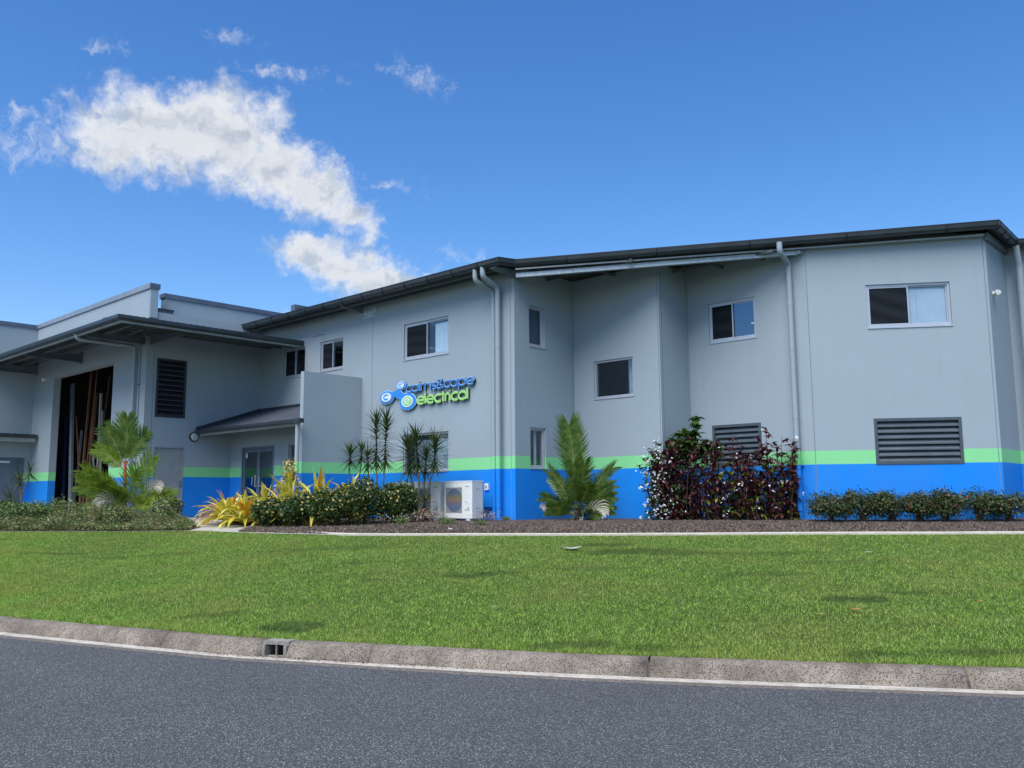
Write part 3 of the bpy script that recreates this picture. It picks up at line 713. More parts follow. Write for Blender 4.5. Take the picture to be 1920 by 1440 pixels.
# little framed upstand showing above the eave
mb = MB(); mb.box(-10.22, -10.06, .42, 4.0, 7.2, 7.76); part('roof_upstand', mb, 'wall', B)
mb = MB(); mb.box(-10.25, -10.03, .38, 4.04, 7.761, 7.87); mb.box(-10.25, -10.03, .38, .48, 7.2, 7.76); part('upstand_cap', mb, 'cap', B)

# main roof, gutter, fascia ------------------------------------------------
P3 = (.36,-.33,7.22); P4 = (9.36,5.42,7.51); P5 = (9.36,7.02,7.43); P6 = (16.5,11.7,7.43)
gl = [(-11.55,-.76,7.22),(.21,-.77,7.22),P3,P4,P5,P6]
gl = [Vector(p) for p in gl]
mb = MB(); top = [Vector((p.x, p.y, p.z-.045)) for p in gl]; back = [Vector((16.5,14.2,7.9)), Vector((-11.55,14.2,7.9))]
inn = lambda p, k: p+Vector((0,.10,0))
ring = [inn(p, 0) for p in top]+back; low = [p-Vector((0,0,.05)) for p in ring]; n_ = len(ring)
from mathutils.geometry import tessellate_polygon
tr = tessellate_polygon([ring])
mb.add(ring+low, [tuple(f) for f in tr]+[tuple(n_+i for i in reversed(f)) for f in tr]+[(i, (i+1)%n_, n_+(i+1)%n_, n_+i) for i in range(n_)])
part('roof', mb, ['roof'], B)
mb = MB()   # soffit lining under the eave
gp = [(0,0),(0,-.03),(-.012,-.10),(-.04,-.145),(-.085,-.165),(-.13,-.165),(-.15,-.15),(-.15,-.005),(-.135,-.012),(-.012,-.012)]
mb.profile(gl, gp); part('gutter', mb, 'gutter', B)
def lip(path, name='gutter_lip', mat='strap'):
    mb = MB(); mb.profile(path, [(.006,.003),(.006,-.022),(-.008,-.022),(-.008,.003)]); return part(name, mb, mat, B)
lip(gl)
sps = [(-.002,.0035),(.010,.001),(.010,-.035),(-.003,-.106),(-.034,-.155),(-.085,-.176),(-.13,-.176)]
sps2 = sps+[(-.125,-.166),(-.085,-.166),(-.04,-.146),(-.012,-.101),(-.001,-.03)]
def straps(a, b, step, first):
    a, b = Vector(a), Vector(b); L = (b-a).length; d = (b-a)/L; s = first
    while s < L-.1:
        mb = MB(); mb.profile([a+d*s, a+d*(s+.035)], sps2); part('gutter_strap', mb, 'strap', B); s += step
straps(gl[0], gl[1], .905, .16); straps(gl[3], gl[4], .46, .10); straps(gl[2], gl[3], 2.1, 1.2)
mb = MB(); mb.profile([Vector((-11.55,-.76,7.22)), Vector((-11.52,-.76,7.22))], [(x*.98, z*.98-.001) for x, z in gp[:8]]); part('gutter_end', mb, 'gutter', B)
# fascia board / purlin lines below the gutter on the long left eave
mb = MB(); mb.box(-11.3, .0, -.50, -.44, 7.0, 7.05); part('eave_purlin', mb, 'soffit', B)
mb = MB(); mb.box(-11.3, -.05, -.60, -.585, 7.055, 7.12); part('fascia', mb, 'gutter', B)
mb = MB(); mb.box(-11.3, .0, -.06, -.002, 7.06, 7.12); part('wall_batten', mb, 'steel_dark', B)
# bracket with fixing plate
mb = MB(); mb.hexa([(-6.16,-.62,7.0),(-6.08,-.62,7.0),(-5.9,-.002,6.90),(-5.98,-.002,6.90),(-6.16,-.62,7.09),(-6.08,-.62,7.09),(-5.9,-.002,7.10),(-5.98,-.002,7.10)]); part('eave_bracket', mb, 'steel_dark', B)
mb = MB(); mb.fbox(F_main, X(-5.90), X(-5.32), .001, .012, 6.72, 7.055); fp = part('fixing_plate', mb, 'galv', B)
for sx in (-5.84, -5.38):
    mb = MB(); mb.tube([(sx,-.010,6.79),(sx,-.026,6.79)], .022, 8); part('bolt', mb, 'black', fp)
# corner bracket and posts
mb = MB(); mb.hexa([(-.18,-.66,7.01),(.02,-.66,7.01),(.10,.10,6.86),(-.02,.10,6.86),(-.18,-.66,7.05),(.02,-.66,7.05),(.10,.10,7.07),(-.02,.10,7.07)]); part('corner_bracket', mb, 'steel_dark', B)
# galvanised members over the recessed bays
dpn = F_pan.d
def F_eave(a, o, z): return Vector((.30,-.07,0))+dpn*a+F_pan.n*(o-.0)+Vector((0,0,z))
def slopebox(s0, s1, o0, o1, za, zb, h):
    mb = MB(); A = lambda s, o, z: F_eave(s, o, z)
    mb.hexa([A(s0,o1,za),A(s1,o1,zb),A(s1,o0,zb),A(s0,o0,za),A(s0,o1,za+h),A(s1,o1,zb+h),A(s1,o0,zb+h),A(s0,o0,za+h)]); return mb
# lower bright beam runs from the first corner to the long panel
part('eave_beam', slopebox(-.12, 6.42, -.05, .05, 6.83, 7.05, .105), 'galv', B)
part('fascia_channel', slopebox(-.12, 10.35, .13, .15, 6.99, 7.245, .035), 'trim', B)
part('fascia_channel', slopebox(-.12, 10.2, .0, .125, 7.045, 7.30, .03), 'strap', B)
mb = MB(); A = F_pan
mb.hexa([A(.0,.07,7.19),A(3.2,.07,7.27),A(3.2,.001,7.27),A(.0,.001,7.19),A(.0,.07,7.27),A(3.24,.07,7.35),A(3.24,.001,7.35),A(.0,.001,7.27)]); part('wall_top_trim', mb, 'trim', B)
mb = MB(); mb.fbox(F_ch, -.05, 1.6, .002, .09, 7.17, 7.33); part('wall_top_trim', mb, 'steel_dark', B)
for k, (sa) in enumerate((1.3, 2.7, 4.1, 5.4)):   # rafters seen in the dark soffit
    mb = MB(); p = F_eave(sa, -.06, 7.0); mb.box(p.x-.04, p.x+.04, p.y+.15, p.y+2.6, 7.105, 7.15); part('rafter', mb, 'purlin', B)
mb = MB(); mb.box(.01, 2.62, 1.2, 1.26, 7.03, 7.11); part('soffit_batten', mb, 'purlin', B)
mb = MB(); mb.box(2.66, 5.3, 2.9, 2.96, 7.08, 7.14); part('soffit_batten', mb, 'purlin', B)
mb = MB(); mb.fbox(F_r4, 2.95, 3.10, .02, .16, 7.06, 7.13); part('beam_end', mb, 'galv', B)

# windows ------------------------------------------------
def window(F, s0, s1, z0, z1, kind):
    a, b, c, d = s0+.004, s1-.004, z0+.004, z1-.004; w = .045
    mb = MB(); o1, o0 = -.035, -.115
    mb.fbox(F, a, b, o0, o1, d-w, d); mb.fbox(F, a, b, o0, o1, c, c+w+.01); mb.fbox(F, a, a+w, o0, o1, c+w+.0105, d-w-.0005); mb.fbox(F, b-w, b, o0, o1, c+w+.0105, d-w-.0005)
    wn = part('window', mb, 'frame', B)
    mb = MB(); mb.fbox(F, s0-.01, s1+.01, -.03, .018, z0-.022, z0+.002); part('sill', mb, 'frame', wn)
    ia, ib, ic, id_ = a+w, b-w, c+w+.011, d-w-.001
    def leafw(x0, x1, o, mat, fr=.03):
        mb = MB(); q0, q1 = o-.012, o+.012
        mb.fbox(F, x0, x1, q0, q1, id_-fr, id_-.001); mb.fbox(F, x0, x1, q0, q1, ic, ic+fr); mb.fbox(F, x0, x0+fr, q0, q1, ic+fr+.0005, id_-fr-.0005); mb.fbox(F, x1-fr, x1, q0, q1, ic+fr+.0005, id_-fr-.0005)
        part('sash', mb, 'frame', wn)
        mb = MB(); mb.fbox(F, x0+fr, x1-fr, o-.003, o+.003, ic+fr, id_-fr); part('pane' if mat in ('glass', 'film') else 'fly_screen', mb, mat, wn)
    mid = (ia+ib)/2
    if kind == 'slide_blind':
        leafw(ia, mid+.02, -.055, 'screen'); leafw(mid-.02, ib, -.085, 'glass')
        k = 0; z = id_-.10
        while z > ic+.03:
            mb = MB(); pts = [F(mid+.03,-.118,z+.012),F(ib-.03,-.118,z+.012),F(ib-.03,-.106,z-.008),F(mid+.03,-.106,z-.008)]
            mb.add(pts, [(0,1,2,3)]); part('blind_slat', mb, 'blind', wn); z -= .0175
        mb = MB(); mb.fbox(F, mid+.02, ib-.02, -.17, -.13, id_-.085, id_-.04); part('blind_rail', mb, 'blind', wn)
        mb = MB(); mb.fbox(F, mid+.02, ib-.01, -.130, -.124, ic, id_-.08); part('blind_backing', mb, 'blind', wn)
        mb = MB(); mb.fbox(F, mid+.19, mid+.195, -.104, -.101, ic+.1, id_-.1); part('blind_cord', mb, 'frame', wn)
    elif kind == 'slide_curtain':
        leafw(ia, mid+.02, -.055, 'screen'); leafw(mid-.02, ib, -.085, 'glass')
        mb = MB(); n_ = 40
        x0 = mid+.25; vs = []
        for i in range(n_+1):
            x = x0+(ib-x0)*i/n_; o = -.125+.012*math.sin(i*1.9)
            vs += [F(x, o, ic), F(x, o, id_-.06)]
        mb.add(vs, [(2*i, 2*i+2, 2*i+3, 2*i+1) for i in range(n_)]); part('blind', mb, 'blind', wn)
        mb = MB(); mb.fbox(F, mid+.02, ib, -.18, -.14, id_-.09, id_-.04); part('blind_rail', mb, 'cap', wn)
    elif kind == 'slide_dark':
        leafw(ia, mid+.02, -.055, 'screen'); leafw(mid-.02, ib, -.085, 'glass')
    elif kind == 'slide_film':
        leafw(ia, mid+.02, -.055, 'screen'); leafw(mid-.02, ib, -.085, 'film')
        mb = MB(); mb.fbox(F, ib-.09, ib-.015, -.072, -.055, ic+.28, ic+.31); part('latch', mb, 'white_plastic', wn)
    elif kind == 'fixed':
        mb = MB(); mb.fbox(F, ia, ib, -.090, -.084, ic, id_); part('pane', mb, 'glass', wn)
        mb = MB(); mb.fbox(F, ia+.75*(ib-ia), ib-.0, -.30, -.29, ic-.1, id_+.1); part('curtain', mb, 'curtain', wn)
    elif kind == 'low_curtain':
        mb = MB(); mb.fbox(F, ia, ib, -.090, -.084, ic, id_); part('pane', mb, 'glass', wn)
        mb = MB(); n_ = 60; vs = []
        for i in range(n_+1):
            x = ia+.3+(ib-ia-.3)*i/n_; o = -.14+.022*math.sin(i*1.3)
            vs += [F(x, o, ic), F(x, o, id_-.12)]
        mb.add(vs, [(2*i, 2*i+2, 2*i+3, 2*i+1) for i in range(n_)]); part('curtain', mb, 'curtain', wn)
    elif kind == 'narrow_blind':
        leafw(ia, ib, -.08, 'glass', .022)
        mb = MB(); z = id_-.06
        mb = MB(); mb.fbox(F, ia, ib, -.15, -.145, ic, id_); part('blind', mb, 'cap', wn)
    elif kind == 'narrow':
        leafw(ia, ib, -.08, 'glass', .022)
        mb = MB(); mb.fbox(F, ia+.62*(ib-ia), ia+.8*(ib-ia), -.2, -.19, ic, id_); part('curtain', mb, 'blind', wn)
    return wn
window(F_pan, 1.29, 3.065, 5.295, 6.28, 'slide_blind')
window(F_main, *W1[0], 'slide_curtain'); window(F_main, *W1[1], 'slide_dark'); window(F_main, *W1[2], 'slide_dark')
window(F_main, *WL, 'low_curtain')
window(F_r1, .53, 1.12, 5.28, 6.30, 'narrow_blind'); window(F_r1, .54, 1.12, 2.285, 3.275, 'narrow')
window(F_r2, .645, 1.86, 4.035, 5.0, 'fixed')
window(F_r4, .61, 1.86, 5.305, 6.28, 'slide_film')
window(F_ent, -8.05+11.31, -7.1+11.31, 1.6, 3.2, 'fixed')

def louvre(F, s0, s1, z0, z1, n, mat, fmat='frame_dark', fw=.065, proud=.012):
    mb = MB(); o0, o1 = -.08, proud
    a, b, c, d = s0-.012, s1+.012, z0-.012, z1+.012
    mb.fbox(F, a, b, .001, o1, d-fw, d); mb.fbox(F, a, b, .001, o1, c, c+fw*.8); mb.fbox(F, a, a+fw, .001, o1, c+fw*.8, d-fw); mb.fbox(F, b-fw, b, .001, o1, c+fw*.8, d-fw)
    lv = part('louvre_vent', mb, fmat, B)
    mb = MB(); mb.fbox(F, s0+.002, s1-.002, -.19, -.185, z0+.002, z1-.002); part('vent_backing', mb, 'inside_dark', lv)
    zi0, zi1 = c+fw*.8, d-fw; p = (zi1-zi0)/n
    for k in range(n):
        z = zi0+p*k; mb = MB(); x0, x1 = s0+.045, s1-.045; t_ = .005
        P = lambda o, zz: (F(x0, o, zz), F(x1, o, zz))
        # sloping blade with a front lip
        q = [(-.002, z+.002), (-.002, z+p*.26), (-.012, z+p*.28), (-.105, z+p*1.12), (-.11, z+p*1.08), (-.014, z+.001)]
        vs = [F(x0, o, zz) for o, zz in q]+[F(x1, o, zz) for o, zz in q]; m_ = len(q)
        mb.add(vs, [tuple(range(m_)), tuple(range(2*m_-1, m_-1, -1))]+[(i, m_+i, m_+(i+1)%m_, (i+1)%m_) for i in range(m_)])
        part('slat', mb, mat, lv)
    return lv
louvre(F_pan, 1.305, 3.09, 2.24+.02, 3.25, 7, 'slat'); louvre(F_r4, .62, 1.87, 2.30, 3.27, 7, 'slat')
louvre(F_side, *LVS, 11, 'slat_dark', 'slat_dark')

# doors ------------------------------------------------
s0, s1, z0, z1 = DOOR_S
mb = MB(); mb.fbox(F_side, s0+.03, s1-.03, -.07, -.02, z0+.01, z1-.035); dleaf = part('door', mb, 'grey_paint', B)
mb = MB(); mb.fbox(F_side, s0+.002, s0+.028, -.10, .008, z0, z1-.03); mb.fbox(F_side, s1-.028, s1-.002, -.10, .008, z0, z1-.03); mb.fbox(F_side, s0+.002, s1-.002, -.10, .008, z1-.029, z1-.002)
part('door_frame', mb, 'grey_paint', dleaf)
mb = MB(); mb.fbox(F_side, s1-.10, s1-.045, -.02, -.004, 1.95, 2.16); mb.tube([F_side(s1-.075,-.006,2.08), F_side(s1-.075,.05,2.08), F_side(s1-.20,.05,2.08)], .012, 8); part('handle', mb, 'chrome', dleaf)
# glazed double doors under the awning
s0, s1 = -10.62+11.31, -8.80+11.31; z0, z1 = 1.02, 3.17; mid = (s0+s1)/2
mb = MB(); mb.fbox(F_ent, s0, s0+.06, -.12, .01, z0, z1); mb.fbox(F_ent, s1-.06, s1, -.12, .01, z0, z1); mb.fbox(F_ent, s0+.061, s1-.061, -.12, .01, z1-.06, z1)
gd = part('entrance_doors', mb, 'frame_door', B)
for a, b in ((s0+.065, mid-.004), (mid+.004, s1-.065)):
    mb = MB(); mb.fbox(F_ent, a, a+.07, -.08, -.03, z0, z1-.065); mb.fbox(F_ent, b-.07, b, -.08, -.03, z0, z1-.065); mb.fbox(F_ent, a+.071, b-.071, -.08, -.03, z1-.16, z1-.065); mb.fbox(F_ent, a+.071, b-.071, -.08, -.03, z0, z0+.3)
    part('door_leaf', mb, 'frame_door', gd)
    mb = MB(); mb.fbox(F_ent, a+.07, b-.07, -.058, -.052, z0+.3, z1-.16); part('pane', mb, 'glass', gd)
    hx = b-.045 if a < mid-.1 else a+.18
    hx = mid-.20 if a < mid-.1 else mid+.20
    mb = MB(); mb.tube([F_ent(hx,-.03,2.0),F_ent(hx,.035,2.0),F_ent(hx,.045,2.02),F_ent(hx,.045,2.26),F_ent(hx,.035,2.28),F_ent(hx,-.03,2.28)], .011, 8); part('handle', mb, 'chrome', gd)
mb = MB(); mb.tube([F_ent(mid-.035,-.03,1.95),F_ent(mid-.035,.04,1.96),F_ent(mid-.035,.04,2.31),F_ent(mid-.035,-.03,2.32)], .014, 8); part('handle', mb, 'chrome', gd)
mb = MB(); mb.fbox(F_ent, s0+.15, s0+.25, -.051, -.0495, 2.85, 3.0); part('door_sticker', mb, 'paper', gd)

# porch roof over the entrance
pr = [(-11.305,-2.13,3.70),(-6.08,-2.13,3.70),(-6.08,-.003,4.42),(-11.305,-.003,4.42)]
mb = MB(); vs = [Vector(p) for p in pr]
def lerp2(u, w): return vs[0].lerp(vs[1], u).lerp(vs[3].lerp(vs[2], u), w)
mb2 = MB(); nr = 27; q = []
for i in range(nr*4+1):
    u = i/(nr*4); h = .022 if (i%4) in (1,) else 0
    q += [lerp2(u, 0)+Vector((0,0,h)), lerp2(u, 1)+Vector((0,0,h))]
mb2.add(q, [(2*i, 2*i+2, 2*i+3, 2*i+1) for i in range(nr*4)])
q2 = [p-Vector((0,0,.03)) for p in (vs[0], vs[1], vs[2], vs[3])]; mb2.add(q2, [(3,2,1,0)])
pr_o = part('porch_roof', mb2, 'awning', B)
mb = MB(); mb.profile([(-11.30,-2.22,3.70),(-5.66,-2.22,3.70)], [(.02,0),(.015,-.07),(-.02,-.105),(-.09,-.11),(-.10,0)]); part('porch_gutter', mb, 'gutter', B)
mb = MB(); mb.box(-11.3, -5.9, -2.09, -2.03, 3.53, 3.60); part('porch_fascia', mb, 'trim', B)
mb = MB(); mb.add([(-11.30,-2.2,3.66),(-11.22,-2.2,3.66),(-11.22,-.01,4.40),(-11.30,-.01,4.40),(-11.30,-2.2,3.80),(-11.22,-2.2,3.80),(-11.22,-.01,4.52),(-11.30,-.01,4.52)], [(0,3,2,1),(4,5,6,7),(0,1,5,4),(1,2,6,5),(2,3,7,6),(3,0,4,7)])
mb.box(-11.2, -6.1, -.05, -.004, 4.40, 4.50); part('porch_flashing', mb, 'gutter', B)
mb = MB(); mb.tube([(-5.87,-2.15,.95),(-5.87,-2.15,3.585)], .058, 16); part('porch_post', mb, 'wall', B, True)
mb = MB(); mb.box(-5.94, -5.62, -2.26, -2.12, 3.585, 3.70); part('gutter_sump', mb, 'gutter', B)
# wall lamp
mb = MB(); yl = -2.26; n_ = 24
mb.tube([(-11.309,yl,3.49),(-11.25,yl,3.49)], .145, 28); lm = part('wall_lamp', mb, 'black', B, True)
mb = MB(); mb.tube([(-11.249,yl,3.49),(-11.22,yl,3.49),(-11.205,yl,3.49)], .1, 28, rs=[.118,.112,.07]); part('lamp_shade', mb, 'lamp', lm, True)

# upper canopy over the bay ------------------------------------------------
cz, ci = 6.41, 6.60; cx, cy = -8.9, -5.72
cp = {'c': (cx, cy, cz), 'l': (-24, cy, cz), 'r': (cx, -.003, cz), 'hi': (-11.31, -3.83, ci), 'li': (-24, -3.83, ci), 'ri': (-11.31, -.003, ci)}
mb = MB(); V = {k: Vector(v) for k, v in cp.items()}
for quad in (('l','c','hi','li'), ('c','r','ri','hi')):
    a = [V[k] for k in quad]; mb.add(a+[p-Vector((0,0,.02)) for p in a], [(0,1,2,3),(7,6,5,4),(0,4,5,1),(1,5,6,2),(2,6,7,3),(3,7,4,0)])
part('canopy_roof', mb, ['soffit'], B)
mb = MB()
y = cy+.1
while y < -.1:
    mb.hexa([(cx-1.2,y-.018,cz+.09),(cx+.0,y-.018,cz),(cx+.0,y+.018,cz),(cx-1.2,y+.018,cz+.09),(cx-1.2,y-.018,cz+.125),(cx+.03,y-.018,cz+.055),(cx+.03,y+.018,cz+.055),(cx-1.2,y+.018,cz+.125)]); y += .19
part('roof_rib', mb, 'roof', B, kind='stuff')
cg = [(-24, cy-.03, cz+.045), (cx+.04, cy-.03, cz+.045), (cx+.04, -.02, cz+.045)]
mb = MB(); mb.profile(cg, [(.0,0),(0,-.09),(-.02,-.125),(-.10,-.13),(-.11,0)]); part('canopy_gutter', mb, 'gutter', B)
mb = MB(); mb.profile([(-24, cy+.09, cz-.095), (cx-.08, cy+.09, cz-.095), (cx-.08, -.02, cz-.095)], [(.0,0),(0,-.055),(-.05,-.055),(-.05,0)]); part('canopy_fascia', mb, 'trim', B)
for y in (-5.1, -4.45):
    zz = cz+(y-cy)/(-3.83-cy)*(ci-cz)-.11; mb = MB(); mb.box(-24, cx-.6, y, y+.06, zz-.03, zz+.085); part('purlin', mb, 'purlin', B)
for x in (-9.5, -10.1, -10.7):
    zz = cz+(x-cx)/(-11.31-cx)*(ci-cz)-.11; mb = MB(); mb.box(x-.06, x, -5.0, -.02, zz-.03, zz+.085); part('purlin', mb, 'purlin', B)
def arm(a, b, w, ha, hb, zt):   # tapered steel outrigger from wall (a) to edge (b)
    a = Vector((*a, 0)); b = Vector((*b, 0)); d = (b-a).normalized(); n = Vector((d.y,-d.x,0))*w/2; mb = MB()
    za, zb = zt
    mb.hexa([a-n+Vector((0,0,za-ha)),b-n+Vector((0,0,zb-hb)),b+n+Vector((0,0,zb-hb)),a+n+Vector((0,0,za-ha)),a-n+Vector((0,0,za)),b-n+Vector((0,0,zb)),b+n+Vector((0,0,zb)),a+n+Vector((0,0,za))])
    # flanges
    for q, hh in ((0, 0), (1, 1)):
        e = n*3
        A0 = a+Vector((0,0,za-ha*q-.012*(1-q))); B0 = b+Vector((0,0,zb-hb*q-.012*(1-q)))
        mb.hexa([A0-e,B0-e,B0+e,A0+e,A0-e+Vector((0,0,.0119)),B0-e+Vector((0,0,.0119)),B0+e+Vector((0,0,.0119)),A0+e+Vector((0,0,.0119))])
    return part('outrigger', mb, 'steel_dark', B)
arm((-16.2,-3.835), (-16.2,-5.55), .03, .30, .10, (6.47, 6.30)); arm((-11.30,-3.72), (-9.3,-3.72), .03, .26, .10, (6.44, 6.31)); arm((-11.48,-3.835), (-11.48,-5.5), .03, .28, .10, (6.47, 6.30)); arm((-20.2,-3.835), (-20.2,-5.55), .03, .30, .10, (6.47, 6.30))
mb = MB(); mb.fbox(F_bay, 20.42-16.32, 20.42-16.08, .001, .016, 6.12, 6.52); part('fixing_plate', mb, 'steel_dark', B)
mb = MB(); mb.box(-11.9, -11.10, -4.0, -3.84, 6.40, 6.56); part('canopy_bracket', mb, 'steel_dark', B)
mb = MB(); mb.fbox(F_main, 2.9, 3.55, .001, .01, 6.52, 6.535); part('flashing', mb, 'cap', B)

# small lower awning and gate at far left
mb = MB(); mb.box(-20.40, -19.72, -9.5, -3.9, 3.86, 3.90)
part('side_awning', mb, 'gutter', B)
mb = MB(); mb.box(-19.72, -19.64, -9.5, -3.88, 3.80, 3.93); part('awning_gutter', mb, 'gutter', B)
mb = MB(); mb.box(-19.78, -19.74, -9.5, -3.9, 3.66, 3.78); part('awning_fascia', mb, 'trim', B)
mb = MB(); y = -9.4
while y < -3.95: mb.box(-20.4, -19.66, y, y+.03, 3.901, 3.955); y += .2
part('awning_rib', mb, 'cap', B, kind='stuff')
mb = MB(); mb.fbox(F_leftwall, 8.002, 11.998, -.06, -.02, .98, 3.128); gt = part('side_gate', mb, 'gate', B)
for s in (8.6, 9.25, 9.9, 10.55, 11.2):
    mb = MB(); mb.fbox(F_leftwall, s, s+.02, -.0195, -.012, 1.05, 3.10); part('gate_rib', mb, 'cap', gt)
mb = MB(); mb.fbox(F_leftwall, 11.2, 11.52, -.0115, -.009, 2.93, 3.0); part('gate_label', mb, 'paper', gt)

# downpipes ------------------------------------------------
def pipe(name, pts, r, mat='pipe', parent=B, couplers=()):
    # round the corners
    P = [Vector(p) for p in pts]; out = [P[0]]
    for i in range(1, len(P)-1):
        a, b, c = P[i-1], P[i], P[i+1]; k = min(r*2.1, (a-b).length*.45, (c-b).length*.45)
        p0 = b+(a-b).normalized()*k; p1 = b+(c-b).normalized()*k
        for j in range(6): u = j/5; out.append(p0.lerp(b, u).lerp(b.lerp(p1, u), u))
    out.append(P[-1]); mb = MB(); mb.tube(out, r, 16); o = part(name, mb, mat, parent, True)
    for cz_ in couplers:
        x, y = P[-1].x, P[-1].y; mb = MB(); mb.tube([(x,y,cz_),(x,y,cz_+.10)], r*1.05, 16); part('coupling', mb, mat, o, True)
    return o
pipe('downpipe', [(-.40,-.68,7.10),(-.40,-.68,6.86),(-.42,-.14,6.72),(-.42,-.14,.95)], .064, couplers=(6.4, 5.2, 3.9, 1.35))
pipe('downpipe', [(-.66,-.68,7.10),(-.66,-.68,6.80),(-.60,-.10,6.66),(-.60,-.10,1.0)], .058, couplers=(6.35, 5.1, 3.85, 1.35))
pipe('downpipe', [(5.50,2.86,7.25),(5.50,2.86,7.02),(5.42,3.44,6.88),(5.42,3.44,1.0)], .062, couplers=(6.75, 5.9, 4.9, 3.3))
pipe('downpipe', [(9.29,7.02,7.28),(9.29,7.12,7.0),(9.29,7.2,6.8),(9.29,7.2,.98)], .075, couplers=(6.75, 6.2, 4.9, 3.3))
pipe('downpipe', [(-11.90,-5.66,6.36),(-11.90,-5.60,6.18),(-11.90,-3.93,6.18),(-11.90,-3.93,1.0)], .055, couplers=(4.2,))
pipe('conduit', [(-11.70,-3.86,6.3),(-11.70,-3.86,1.0)], .016)
for z in (5.0, 3.6, 2.4):
    mb = MB(); mb.box(-11.74,-11.66,-3.885,-3.835,z,z+.02); part('pipe_clip', mb, 'strap', B)
# isolator and conduit box by the corner
mb = MB(); mb.fbox(F_main, X(-.98), X(-.86), .001, .05, 1.77, 1.93); iso = part('isolator_switch', mb, 'white_plastic', B)
mb = MB(); mb.tube([F_main(X(-.92),.05,1.86),F_main(X(-.92),.068,1.86)], .03, 12); part('switch_knob', mb, 'trim', iso)
mb = MB(); mb.fbox(F_main, X(-1.02), X(-.70), .001, .07, 1.36, 1.70); part('conduit_cover', mb, 'wall', B)
# cameras
mb = MB(); mb.tube([(-19.30,-3.832,5.90),(-19.30,-3.90,5.90)], .05, 16); cm = part('security_camera', mb, 'white_plastic', B, True)
mb = MB(); mb.tube([(-19.30,-3.90,5.885),(-19.30,-3.97,5.87),(-19.30,-4.0,5.86)], .06, 16, rs=[.065,.06,.03]); part('camera_dome', mb, 'white_plastic', cm, True)
mb = MB(); mb.tube([(-19.30,-3.97,5.86),(-19.30,-4.02,5.85)], .03, 12); part('camera_lens', mb, 'black', cm)
mb = MB(); mb.tube([(8.986,6.0,6.02),(9.05,6.0,6.02)], .05, 16); cm = part('security_camera', mb, 'white_plastic', B, True)
mb = MB(); mb.tube([(9.05,6.0,6.03),(9.09,5.93,6.03),(9.14,5.82,6.0)], .05, 16, rs=[.035,.055,.055]); part('camera_body', mb, 'white_plastic', cm, True)

# ------------------------------------------------------------------ storage bay
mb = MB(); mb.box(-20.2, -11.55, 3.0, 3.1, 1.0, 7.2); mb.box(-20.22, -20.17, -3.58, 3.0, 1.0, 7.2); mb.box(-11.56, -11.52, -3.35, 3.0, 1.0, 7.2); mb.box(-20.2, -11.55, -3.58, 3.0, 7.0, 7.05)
part('bay_lining', mb, 'inside_dark', B)  # near-black colour stands in for the deep shade of the bay
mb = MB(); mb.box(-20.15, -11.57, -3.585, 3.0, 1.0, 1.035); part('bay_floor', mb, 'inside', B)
def lean(name, a, b, w, d, mat, label, cat, group, round_=False):
    a, b = Vector(a), Vector(b); mb = MB()
    if round_: mb.tube([a, b], w, 8)
    else:
        ax = (b-a).normalized(); u = Vector((1,0,0)); u = (u-ax*u.dot(ax)).normalized()*w; v = ax.cross(u).normalized()*d
        mb.hexa([a-u-v,a+u-v,a+u+v,a-u+v,b-u-v,b+u-v,b+u+v,b-u+v])
    return solo(name, mb, mat, label, cat, group)
def bx(px, yy): k = (yy+15.254)/11.954; return 13.975+(-20.05+(px-101.5)*.0462-13.975)*k
def bz(py): return 1.6+(938-py)/53.5
STOCK = [('steel_beam',150,955,140,716,.17,.06,'galv_dull','wide grey steel section standing tallest in the open storage bay'),
 ('steel_beam',114,958,114,912,.14,.06,'galv_dull','short grey steel offcut standing at the bay threshold'),
 ('conduit_bundle',133,945,130,775,.14,.08,'pvc_blue','dark blue conduit bundle standing left of the wide steel section'),
 ('timber_batten',171,925,151,780,.03,.03,'timber','thin brown batten leaning left across the bay'),
 ('pipe_length',166,930,175,700,.06,.05,'copper','rust coloured pipe rising straight in the middle of the bay'),
 ('pipe_length',171,925,186,690,.04,.03,'timber','thin brown pipe leaning right beside the rust coloured one'),
 ('timber_batten',180,925,185,740,.08,.06,'copper','thick rust coloured batten standing upright right of the pipes'),
 ('timber_batten',188,925,208,712,.025,.02,'timber','tall thin batten leaning towards the right jamb'),
 ('conduit_length',155,930,163,807,.07,.05,'galv_dull','grey conduit behind the leaning battens'),
 ('conduit_length',197,900,194,742,.07,.05,'pvc_grey','pale grey conduit bundle standing right of the brown battens'),
 ('conduit_length',202,900,198,775,.05,.04,'pvc_grey','shorter pale grey conduit nearest the right jamb'),
 ('strut_length',198,880,185,845,.05,.03,'galv','bright metal strut end leaning left near the right of the bay'),
 ('strut_length',109,948,98,915,.03,.02,'pvc_grey','thin pale strut leaning left by the left jamb'),
 ('strut_length',130,930,112,890,.05,.03,'galv_dull','dull strut leaning left behind the short offcut'),
 ('strut_length',120,940,103,870,.05,.03,'galv_dull','dull strut leaning steeply against the left side of the bay')]
M['galv_dull'] = simple('dull_steel', (.15, .185, .22), .5, .4, metal=.1, var=.2, scale=5)
for k, (nm, px0, py0, px1, py1, w_, d_, m_, lb) in enumerate(STOCK):
    y0 = -3.25+.03*k; y1 = y0+.12
    lean(nm, (bx(px0, y0), y0, max(1.04, min(1.045, bz(py0)))) if py0 > 905 else (bx(px0, y0), y0, 1.04), (bx(px1, y1), y1, min(6.6, bz(py1))), w_*.6, d_*.6, m_, lb, nm.split('_')[0], 'stock leaning in the bay')
